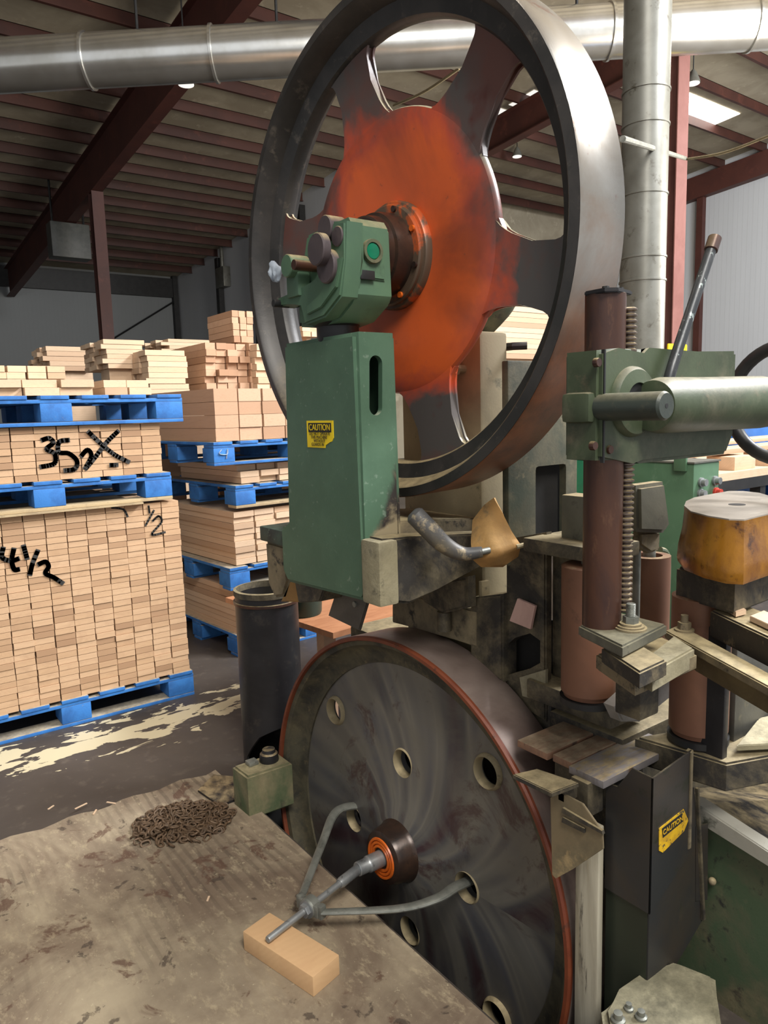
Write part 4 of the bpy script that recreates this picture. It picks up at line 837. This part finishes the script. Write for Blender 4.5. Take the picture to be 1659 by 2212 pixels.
b = B(); lathe(b, [(0, -.09), (.022, -.09), (.03, -.02), (.03, .02), (0, .02)], 'x', 24, xf(hc)); obj('hub', b, 'black', T)
for k in range(3):
    a = 2*PI*k/3+.2; b = B(); tube(b, [hc, hc+V((0, math.cos(a)*.13, math.sin(a)*.13))], .009, 10); obj('spoke', b, 'black', T)

# ================================================================ FEED WORKS
def zprism(name, mat, px, ztop, h, parent, bev=.004):
    """slab whose top outline is measured at height ztop"""
    pts = [at(x, y, 'z', ztop) for x, y in px]; b = B(); prism(b, [(p.x, p.y) for p in pts], ztop-h, ztop, 'z', bev=bev); return obj(name, b, mat, parent)
q = at(1400, 1420, 'z', .97)
T = thing('spacer_block', 'stack of sawdust-covered spacer blocks under the foot plate of the rust-brown column', 'block', (q.x, q.y, .88))
zprism('block', 'grime', [(1300, 1398), (1382, 1452), (1440, 1425), (1362, 1378)], 1.008, .035, T)
zprism('block', 'cream', [(1378, 1432), (1410, 1450), (1500, 1400), (1455, 1372)], .985, .045, T)
zprism('block', 'grime_tan', [(1288, 1412), (1372, 1468), (1505, 1412), (1430, 1375)], .972, .036, T)
b = B(); q = at(1388, 1440, 'z', .93); box(b, q.x-.035, q.x+.035, q.y-.02, q.y+.045, .82, .935, bev=.006); obj('pedestal', b, 'grime', T)
def roller(name, label, cx, cy, r, z0, z1, mat='roller', open_=False):
    T = thing(name, label, 'roller', (cx, cy, z0)); b = B()
    if open_: lathe(b, [(r*.62, z0), (r*.62, z1), (r, z1), (r, z0)], 'z', 48, xf((cx, cy, 0)), closed=True)
    else: lathe(b, [(r*.9, z0-.012), (r*.93, z0), (r, z0+.001), (r, z1), (r*.9, z1+.004)], 'z', 48, xf((cx, cy, 0)))
    obj('drum', b, mat, T)
    b = B(); lathe(b, [(r*.3, z0-.03), (r*.3, z1+.02)], 'z', 20, xf((cx, cy, 0))); obj('shaft', b, 'greysteel', T)
    b = B(); lathe(b, [(r*1.04, z0-.03), (r*1.04, z0-.014)], 'z', 40, xf((cx, cy, 0))); obj('flange', b, 'black', T); return T
roller('feed_roller', 'tall brown feed roller behind and left of the rust-brown column', 1.478, 1.15, .069, .775, 1.10)
q = at(1402, 1215, 'y', 1.28); roller('feed_roller', 'open-topped brown tube roller right of the rust-brown column', q.x, 1.28, .062, .78, 1.045, open_=True)
q = at(1510, 1500, 'y', .93); roller('feed_roller', 'wide brown feed roller at lower right below the dark blocks', q.x, .93, .068, .71, 1.04)
# frame parts around the rollers
T = thing('saw_frame', 'dust-caked cast frame with dark openings behind the column and between the wheels', 'frame', (1.6, 1.4, .3))
b = B(); p0, p1 = at(1097, 778, 'y', 1.44), at(1246, 1192, 'y', 1.44); box(b, p0.x, p1.x, 1.44, 1.465, p1.z, p0.z, bev=.006); fo = obj('upper_frame', b, worn('frame_paint', '3b4136', '4b4a3d', '6f6650', 4, .6, .1, side_dust=.45, dustc='8d8064', bump=.4), T)
w0, w1 = at(1157, 1008, 'y', 1.44), at(1222, 1158, 'y', 1.44); cb = B(); box(cb, w0.x, w1.x, 1.3, 1.7, w1.z, w0.z, bev=.012); cut(fo, cb)
b = B(); box(b, w0.x-.05, p1.x, 1.475, 1.485, p1.z, w0.z+.05); obj('shade_backing', b, 'void', T)  # dark sheet added so the frame window reads black, shade put into colour
b = B(); pl = [at(px, py, 'x', 1.50) for px, py in ((1092, 1165), (1178, 1150), (1178, 1560), (1130, 1530), (1092, 1480))]; prism(b, [(p.y, p.z) for p in pl], 1.50, 1.53, 'x', bev=.005); fl = obj('lower_frame', b, 'grime', T)
cb = B(); pl = [at(px, py, 'x', 1.50) for px, py in ((1097, 1392), (1112, 1378), (1145, 1368), (1167, 1384), (1167, 1432), (1140, 1447), (1097, 1458))]; prism(cb, [(p.y, p.z) for p in pl], 1.3, 1.7, 'x'); cut(fl, cb)
b = B(); pl = [at(px, py, 'x', 1.56) for px, py in ((1080, 1340), (1200, 1340), (1200, 1500), (1080, 1500))]; prism(b, [(p.y, p.z) for p in pl], 1.56, 1.57, 'x'); obj('shade_sheet', b, 'void', T)  # dark sheet behind the cut opening, coloured as its inner shade
b = B(); pl = [at(px, py, 'x', 1.5) for px, py in ((1028, 1288), (1098, 1280), (1098, 1470), (1028, 1420))]; prism(b, [(p.y, p.z) for p in pl], 1.475, 1.54, 'x', bev=.006); obj('web_plate', b, 'grime', T)
b = B(); pl = [at(px, py, 'x', 1.47) for px, py in ((845, 1275), (1030, 1320), (1030, 1400), (940, 1370), (845, 1345))]; prism(b, [(p.y, p.z) for p in pl], 1.472, 1.53, 'x', bev=.006); obj('web_plate', b, 'grime_tan', T)
b = B(); pl = [at(px, py, 'x', 1.44) for px, py in ((905, 1262), (1012, 1245), (1014, 1312), (960, 1325), (918, 1300))]; prism(b, [(p.y, p.z) for p in pl], 1.43, 1.475, 'x', bev=.008); obj('lug_block', b, 'grime', T)
q = at(965, 1340, 'x', 1.46); b = B(); lathe(b, [(.022, q.z-.03), (.022, q.z+.03)], 'z', 20, xf((1.45, q.y, 0))); obj('pin', b, 'grime', T)
b = B(); pl = [at(px, py, 'x', 1.49) for px, py in ((1122, 1292), (1160, 1308), (1150, 1358), (1105, 1340))]; prism(b, [(p.y, p.z) for p in pl], 1.482, 1.490, 'x'); o = obj('card', b, 'pink', T); o['label'] = 'pinkish square card'
b = B(); p0 = at(1212, 1068, 'x', 1.50); p1 = at(1290, 1180, 'x', 1.50); box(b, 1.50, 1.56, min(p0.y, p1.y), p0.y, p1.z, p0.z, bev=.006); obj('upright_lug', b, M['lug'], T)
b = B(); box(b, 1.43, 1.60, 1.09, 1.33, 1.118, 1.155, bev=.006); obj('top_bracket', b, 'grime', T)
b = B(); box(b, 1.475, 1.64, 1.08, 1.36, .69, .745, bev=.006); obj('bottom_bracket', b, 'grime', T)
b = B(); box(b, 1.548, 1.60, 1.24, 1.33, .745, 1.118, bev=.004); obj('side_web', b, 'grime', T)
b = B(); box(b, 1.51, 1.75, 1.30, 2.3, 0.0, .68, bev=.01); box(b, 1.5, 2.6, 1.06, 1.30, .0, .665, bev=.01); obj('bed', b, 'grime', T)
b = B(); pl = [at(px, py, 'x', 1.48) for px, py in ((1118, 1465), (1174, 1448), (1174, 1520), (1124, 1505))]; prism(b, [(p.y, p.z) for p in pl], 1.488, 1.498, 'x'); obj('pale_plate', b, 'cream', T)
# bent shield over the open tube
T = thing('roller_shield', 'pale grey bent sheet shield standing just right of the toothed rack', 'shield', at(1400, 1120, 'y', 1.2))
b = B(); pl = [at(px, py, 'y', 1.19) for px, py in ((1366, 1048), (1424, 1040), (1436, 1132), (1425, 1150), (1368, 1148))]; prism(b, [(p.x, p.z) for p in pl], 1.17, 1.22, 'y', bev=.01); obj('sheet', b, M['lug'], T)
b = B(); pl = [at(px, py, 'y', 1.20) for px, py in ((1376, 1148), (1422, 1146), (1420, 1188), (1400, 1195), (1376, 1178))]; prism(b, [(p.x, p.z) for p in pl], 1.19, 1.22, 'y', bev=.008); obj('hub', b, 'grime_tan', T)
q = at(1385, 1200, 'y', 1.22); b = B(); lathe(b, [(.012, .8), (.012, q.z+.04)], 'z', 14, xf((q.x, 1.235, 0))); obj('spindle', b, 'greysteel', T)
q0, q1, q2, q3 = at(1425, 1188, 'y', 1.3), at(1440, 1200, 'y', 1.3), at(1441, 1260, 'y', 1.3), at(1434, 1360, 'y', 1.3); b = B(); tube(b, smooth_path([q0, q1, q2, q3]), .011, 10); tag(obj('hose', b, 'green_dusty', loc=q2), 'thin dark hose bent over the open tube roller', 'hose')
# amber tool head with its block stack
q = at(1560, 1230, 'z', 1.11); T = thing('tool_head', 'amber-brown cast head with a flat grey top and a hole, on dark blocks', 'head', (q.x, q.y, 1.13))
top = [at(px, py, 'z', 1.25) for px, py in ((1478, 1094), (1482, 1084), (1500, 1076), (1540, 1068), (1575, 1062), (1605, 1062), (1640, 1066), (1680, 1078), (1712, 1092), (1700, 1106), (1665, 1110), (1640, 1116), (1608, 1124), (1575, 1123), (1530, 1116), (1492, 1106))]
cc = sum(top, V((0, 0, 0)))/len(top); b = B(); rows = []
for z, k in ((1.118, 1.10), (1.128, 1.12), (1.16, 1.10), (1.20, 1.03), (1.24, 1.0), (1.249, 1.0)): rows.append([b.verts.new(V((cc.x+(p.x-cc.x)*k, cc.y+(p.y-cc.y)*k, z))) for p in top])
for a_, c_ in zip(rows, rows[1:]):
    for k in range(len(top)): b.faces.new((a_[k], a_[(k+1) % len(top)], c_[(k+1) % len(top)], c_[k]))
b.faces.new(rows[0][::-1]); b.faces.new(rows[-1]); obj('casting', b, 'amber', T, ang=1.0)
b = B(); prism(b, [(cc.x+(p.x-cc.x)*1.0, cc.y+(p.y-cc.y)*1.0) for p in top], 1.249, 1.252, 'z'); tp = obj('top_plate', b, 'amber_top', T)
hq = at(1592, 1090, 'z', 1.252); b = B(); lathe(b, [(0, 1.2515), (.019, 1.2515), (.019, 1.2528), (0, 1.2528)], 'z', 28, xf((hq.x, hq.y, 0))); obj('hole', b, 'black', T)
T = thing('block_stack', 'dark machined block with sawdust on top beneath the amber head', 'block', (q.x, q.y, 1.0))
zprism('block', 'grime', [(1462, 1224), (1588, 1256), (1680, 1225), (1550, 1200)], 1.112, .075, T, .006)
b = B(); lathe(b, [(.05, 1.112), (.05, 1.119)], 'z', 28, xf((cc.x, cc.y, 0))); obj('spacer', b, 'black', T)
q = at(1632, 1222, 'z', 1.112); b = B(); lathe(b, [(.018, 1.112), (.018, 1.117), (.009, 1.117), (.009, 1.128)], 'z', 14, xf((q.x, q.y, 0))); obj('bolt', b, 'grime_tan', T)
T = thing('clamp_bar', 'dark scorched bar with pale wooden slips on top, at the right frame edge', 'bar', at(1600, 1350, 'z', 1.03))
zprism('bar', worn('scorched_bar', '2e2b28', '3a332c', '76674f', 9, .6, .1, dust=1.2, dustc='bfae88', bump=.4), [(1535, 1318), (1700, 1395), (1760, 1365), (1590, 1298)], 1.03, .062, T, .004)
zprism('slip', 'board_pale', [(1556, 1300), (1590, 1322), (1612, 1316), (1580, 1296)], 1.045, .012, T, .001)
zprism('slip', 'board_pale', [(1620, 1330), (1690, 1362), (1720, 1350), (1650, 1318)], 1.045, .012, T, .001)
T = thing('angle_bar', 'long sawdust-covered angle bar with a bolt, slanting to the right frame edge', 'bar', at(1500, 1390, 'z', .97))
zprism('bar', 'grime_tan', [(1436, 1362), (1700, 1505), (1725, 1488), (1468, 1348)], .975, .02, T, .003)
zprism('skirt', worn('skirt', '6c5d3f', '54482f', None, 6, .7), [(1500, 1402), (1700, 1510), (1712, 1502), (1512, 1396)], .955, .05, T, .003)
q = at(1478, 1362, 'z', .975)
for r, z0, z1, sg in ((.022, .975, .979, 24), (.015, .979, .995, 6), (.0085, .995, 1.012, 14)): b = B(); lathe(b, [(r, z0), (r, z1)], 'z', sg, xf((q.x, q.y, 0))); obj('bolt', b, 'grime_tan', T)
T = thing('roller_stand', 'dark steel frame with a flat base and upright bar round the lower right roller', 'frame', at(1580, 1700, 'y', .86))
zprism('base', 'grime', [(1372, 1592), (1570, 1650), (1760, 1615), (1560, 1560)], .675, .07, T, .005)
b = B(); p0 = at(1568, 1425, 'y', .84); p1 = at(1590, 1700, 'y', .84); box(b, p0.x, p0.x+.022, .84, .90, .60, .985, bev=.003); obj('upright', b, 'dark', T)
b = B(); p0 = at(1591, 1450, 'y', .87); box(b, p0.x, p0.x+.4, .87, .885, .62, .965, bev=.002); obj('back_sheet', b, worn('grey_sheet', '5f5e58', '4d4c47', '77715f', 5, .55, .3), T)
zprism('tray', 'cream', [(1592, 1610), (1800, 1600), (1780, 1520), (1640, 1550)], .70, .015, T, .002)
b = B(); pl = [at(px, py, 'y', 1.02) for px, py in ((1330, 1528), (1395, 1478), (1410, 1452), (1457, 1458), (1457, 1502), (1385, 1560), (1345, 1560))]; prism(b, [(p.x, p.z) for p in pl], 1.02, 1.06, 'y', bev=.005); tag(obj('chute_arm', b, worn('pale_chute', '9c9894', '858078', '4a463e', 4, .5, .2, bump=.1), loc=pl[0]), 'pale angular chute arm between the two lower brown rollers', 'arm')

# ================================================================ LOWER RIGHT: GUARD, BOARDS, BRACKET, BASE
T = thing('wheel_guard', 'dark folded sheet-steel guard box with worn yellow sticker beside the lower wheel', 'guard', (1.4, .93, .1))
gx, gy = 1.352, .878
def sheet(name, pts, ax, a_, b_, mat, bev=.001, par=T): b = B(); prism(b, pts, a_, b_, ax, bev=bev); return obj(name, b, mat, par)
zt_ = at(1411, 1682, 'x', gx).z; zl = at(1330, 1672, 'x', gx).z
sheet('left_panel', [(gy, .36), (gy, zt_), (gy+.052, zt_+.003), (gy+.09, .628), (1.0, .628), (1.0, .36)], 'x', gx, gx+.004, 'dark_cab')
xr = at(1495, 1620, 'y', gy).x
sheet('side_panel', [(gx, .36), (gx, zt_), (xr, zt_+.018), (xr, .44)], 'y', gy, gy+.004, 'dark_cab')
sheet('lower_left_panel', [(gy+.008, -.02), (gy+.008, .375), (1.0, .375), (1.0, -.02)], 'x', gx+.005, gx+.009, worn('green_black_sheet', '2f352c', '343b30', '3d3a33', 3, .4, .3, bump=.08))
xb = at(1524, 1990, 'y', gy).x
sheet('lower_side_panel', [(gx+.006, .10), (gx+.006, .38), (xr, .46), (xr+.004, .61), (xr+.026, .60), (xb, .235)], 'y', gy+.006, gy+.01, 'dark_cab')
sheet('edge_strip', [(xr-.006, .46), (xr-.008, zt_+.015), (xr+.002, zt_+.018), (xr+.005, .46)], 'y', gy-.003, gy+.012, 'grime_tan')
sheet('flange', [(xb-.012, .24), (xr+.026, .60), (xr+.034, .60), (xb-.002, .24)], 'y', gy-.002, gy+.006, 'grime')
sheet('flange_tab', [(xr+.045, .30), (xr+.035, .50), (xr+.09, .485), (xr+.10, .28)], 'y', gy+.005, gy+.01, 'dark_cab')
q = at(1541, 1905, 'y', gy); b = B(); bmesh.ops.create_icosphere(b, subdivisions=2, radius=.010, matrix=xf((q.x, gy+.003, q.z))); obj('bolt', b, 'grime_tan', T)
# worn sticker on the side panel
c4 = [at(px, py, 'y', gy-.0015) for px, py in ((1424, 1790), (1477, 1748), (1487, 1772), (1478, 1795), (1432, 1842), (1424, 1838))]
st = sheet('caution_sticker', [(p.x, p.z) for p in c4], 'y', gy-.0015, gy-.0002, 'yellow_old', 0); st['label'] = 'scraped yellow and black sticker'
c4 = [at(px, py, 'y', gy-.002) for px, py in ((1430, 1790), (1474, 1756), (1476, 1774), (1432, 1810))]
b = B(); prism(b, [(p.x, p.z) for p in c4], gy-.0022, gy-.0016, 'y'); obj('header', b, 'ink', st, smooth=False)
r_ = (c4[1]-c4[0]).normalized(); u_ = V((-r_.z, 0, r_.x)); o_ = (c4[0]+c4[1]+c4[2]+c4[3])/4-u_*.006+V((0, -.0008, 0)); text_mesh('CAUTION', .0175, 'lettering', 'yellow_old', st, o_, r_, u_, bold=.0003)
# boards on the guard
z = .65
def wboard(name, label, x0, x1, y0, y1, mat, group=None): b = B(); box(b, x0, x1, y0, y1, z-.018, z, bev=.002); return tag(obj(name, b, mat, loc=(x0, y0, z-.018)), label, 'plate', group)
wboard('slat', 'scuffed brown slat nearest the lower wheel on top of the dark guard', 1.322, 1.61, 1.150, 1.250, 'plate', 'slats over the guard')
wboard('slat', 'narrow brown middle slat on top of the dark guard', 1.330, 1.612, 1.080, 1.140, 'plate', 'slats over the guard')
wboard('slat', 'greyer slat farthest from the wheel on top of the dark guard', 1.314, 1.61, .978, 1.077, worn('greyer_plate', '8a8688', '78706c', '6a5648', 6, .45, .25, dust=.4, stretch=(1, 4, 1)), 'slats over the guard')
T = thing('scraper_bracket', 'triangular dusty bracket overlapping the right edge of the lower wheel', 'bracket', (1.27, 1.02, .5))
pl = [at(px, py, 'x', 1.262) for px, py in ((1192, 1722), (1210, 1708), (1262, 1735), (1304, 1795), (1306, 1832), (1240, 1876), (1204, 1896), (1196, 1888))]; b = B(); prism(b, [(p.y, p.z) for p in pl], 1.256, 1.262, 'x', bev=.001); obj('gusset', b, worn('gusset', '7c6e55', '5f5846', 'a08a64', 4, .6, .1, side_dust=.3), T)
b = B(); p0 = at(1108, 1672, 'x', 1.262); p1 = at(1250, 1700, 'x', 1.262); box(b, 1.256, 1.48, 1.04, 1.062, .59, .627, bev=.003); obj('arm', b, 'grime', T)
pl = [at(px, py, 'z', .645) for px, py in ((1108, 1672), (1192, 1712), (1250, 1690), (1160, 1660))]; b = B(); prism(b, [(p.x, p.y) for p in pl], .632, .645, 'z', bev=.002); obj('scraper_tip', b, 'grime', T)
b = B(); pl = [at(px, py, 'x', 1.25) for px, py in ((1215, 1745), (1300, 1795), (1302, 1803), (1213, 1755))]; prism(b, [(p.y, p.z) for p in pl], 1.25, 1.258, 'x'); obj('rib', b, 'grime', T)
b = B(); pl = [at(px, py, 'x', 1.25) for px, py in ((1215, 1765), (1262, 1790), (1262, 1800), (1213, 1776))]; prism(b, [(p.y, p.z) for p in pl], 1.25, 1.258, 'x'); obj('rib', b, 'grime', T)
b = B(); box(b, 1.30, 1.36, 1.01, 1.06, .55, .635, bev=.004); box(b, 1.36, 1.50, 1.0, 1.16, .555, .628, bev=.004); obj('mount', b, 'grime', T)
b = B(); box(b, 1.315, 1.335, .99, 1.056, -.3, .53, bev=.003); tag(obj('pit_side_panel', b, 'white_streak', loc=(1.32, 1.0, 0)), 'pale streaked upright panel between the lower wheel and the dark guard', 'panel')
# dust-caked base and green trough
T = thing('base_casting', 'sawdust-caked lumpy base casting under the dark guard at the bottom right', 'base', (1.45, .85, 0))
c4 = [at(px, py, 'z', .19) for px, py in ((1300, 2178), (1340, 2140), (1398, 2096), (1450, 2070), (1545, 2108), (1570, 2330), (1320, 2330))]
b = B(); prism(b, [(p.x, p.y) for p in c4], 0, .19, 'z', bev=.012)
bmesh.ops.subdivide_edges(b, edges=b.edges[:], cuts=5, use_grid_fill=True)
for v_ in b.verts: v_.co += v_.normal*.009*mnoise.noise(v_.co*16) if v_.co.z > .02 else V((0, 0, 0))
obj('casting', b, M['base'], T)
for px, py, r in ((1358, 2182, .008), (1335, 2206, .012), (1385, 2200, .010)):
    r *= .8; q = at(px, py, 'z', .19); b = B(); lathe(b, [(r*1.6, .188), (r*1.6, .196), (r, .198), (r, .198+r*1.3), (0, .198+r*1.4)], 'z', 12, xf((q.x, q.y, 0))); obj('bolt', b, 'greysteel' if r < .01 else 'tan', T)
T = thing('outfeed_trough', 'dark green trough with a pale highlight-painted sloping rim at the lower right edge', 'trough', (1.65, .8, .1))
pl = [(1.05, .48), (.92, .50), (.55, .42), (.35, .36), (.35, .0), (1.05, .0)]; b = B(); prism(b, pl, 1.63, 1.64, 'x'); obj('side', b, 'green_dusty', T)
b = B(); prism(b, [(1.05, .50), (.92, .52), (.55, .44), (.35, .38), (.35, .36), (.55, .415), (.92, .48), (1.05, .47)], 1.60, 1.645, 'x', bev=.004); obj('rim', b, worn('pale_rim_highlight', '9d9a8f', '6f6d60', '4a4c40', 4, .5, .2), T)  # pale rim colour paints in the bright highlight band
b = B(); add(b, [(1.645, 1.05, .48), (1.645, .92, .50), (1.645, .35, .36), (2.6, 1.05, .2), (2.6, .92, .2), (2.6, .35, .1)], [(0, 1, 4, 3), (1, 2, 5, 4)]); bmesh.ops.solidify(b, geom=b.faces[:], thickness=.006); obj('bed', b, 'dark', T)

# ================================================================ BACKGROUND RIGHT
T = thing('control_cabinet', 'green electrical control cabinet with push buttons behind the saw guide arm', 'cabinet', (3.03, 1.8, 0))
b = B(); box(b, 3.03, 3.24, 1.8, 2.2, 0, 1.225, bev=.006); obj('body', b, 'green_light', T)
b = B(); box(b, 3.025, 3.245, 1.795, 2.205, 1.225, 1.232); obj('lid', b, 'col', T)
q = at(1472, 1005, 'x', 3.03); b = B(); box(b, 3.015, 3.03, q.y-.03, q.y+.03, 1.19, 1.28, bev=.003); obj('latch', b, 'green_light', T)
for px, py, m_ in ((1513, 1042, 'steel'), (1543, 1038, 'steel'), (1511, 1066, 'steel'), (1545, 1063, 'red')):
    q = at(px, py, 'y', 1.8); b = B(); lathe(b, [(0, -.03), (.016, -.03), (.017, -.012), (.022, -.01), (.022, .0), (0, .0)], 'y', 20, xf((q.x, 1.8, q.z))); o = obj('push_button', b, m_, T)
    if m_ == 'red': o['label'] = 'red push button'
b = B(); box(b, 2.78, 2.84, 2.2, 2.26, 0, 1.3); tag(obj('upright_channel', b, 'emerald', loc=(2.8, 2.2, 0)), 'bright green upright post just left of the control cabinet', 'post')
T = thing('steel_table', 'black steel table carrying pallets and boards at the right behind the cabinet', 'table', (5.4, 3.2, 0))
b = B(); box(b, 4.4, 7.4, 2.75, 3.75, .93, .985); obj('top', b, 'board_pale', T)
b = B(); box(b, 4.4, 7.4, 2.75, 2.8, .85, .93); obj('apron', b, 'black', T)
for x in (4.45, 5.6, 6.3, 7.3):
    for y in (2.8, 3.7): b = B(); box(b, x-.04, x+.04, y-.04, y+.04, 0, .93); obj('leg', b, 'black', T)
for k, (x0, x1, y0, z0, h_, lb) in enumerate(((4.5, 6.6, 2.9, 1.10, .035, 'long pale board lying highest on the black steel table'), (4.9, 6.9, 3.15, 1.14, .03, 'long pale board farther back on the black steel table'), (5.25, 5.55, 2.8, .985, .10, 'short wooden block under the boards on the table, left'), (5.75, 6.1, 2.78, .985, .11, 'short wooden block under the boards on the table, right'), (4.7, 4.95, 2.85, .985, .11, 'short wooden block at the left end of the table'))):
    b = B(); box(b, x0, x1, y0, y0+.22, z0, z0+h_, bev=.003); tag(obj('plank' if h_ < .05 else 'wood_block', b, 'board_pale', loc=(x0, y0, z0)), lb, 'board', 'boards on the steel table')
for k, (x, y, z0, lb) in enumerate(((6.1, 3.4, 0, 'blue plastic drum under the black steel table'), (7.05, 3.3, 0, 'blue plastic drum under the right end of the table'), (8.6, 3.9, .0, 'blue plastic drum behind the handwheel, farthest right'), (8.0, 4.2, .0, 'blue plastic drum behind the table, seen over the boards'))):
    T = thing('drum', lb, 'drum', (x, y, z0), 'blue drums')
    hh = .84 if k < 2 else 1.22
    b = B(); lathe(b, [(.0, 0), (.27, 0), (.29, .03), (.285, hh*.33), (.3, hh*.35), (.285, hh*.37), (.285, hh*.66), (.3, hh*.68), (.285, hh*.7), (.285, hh-.03), (.27, hh), (0, hh)], 'z', 36, xf((x, y, z0))); obj('body', b, 'bluedrum', T)
    b = B(); lathe(b, [(.272, hh), (.295, hh), (.295, hh+.03), (.272, hh+.03)], 'z', 36, xf((x, y, z0)), closed=True); obj('lid_ring', b, 'steel', T)
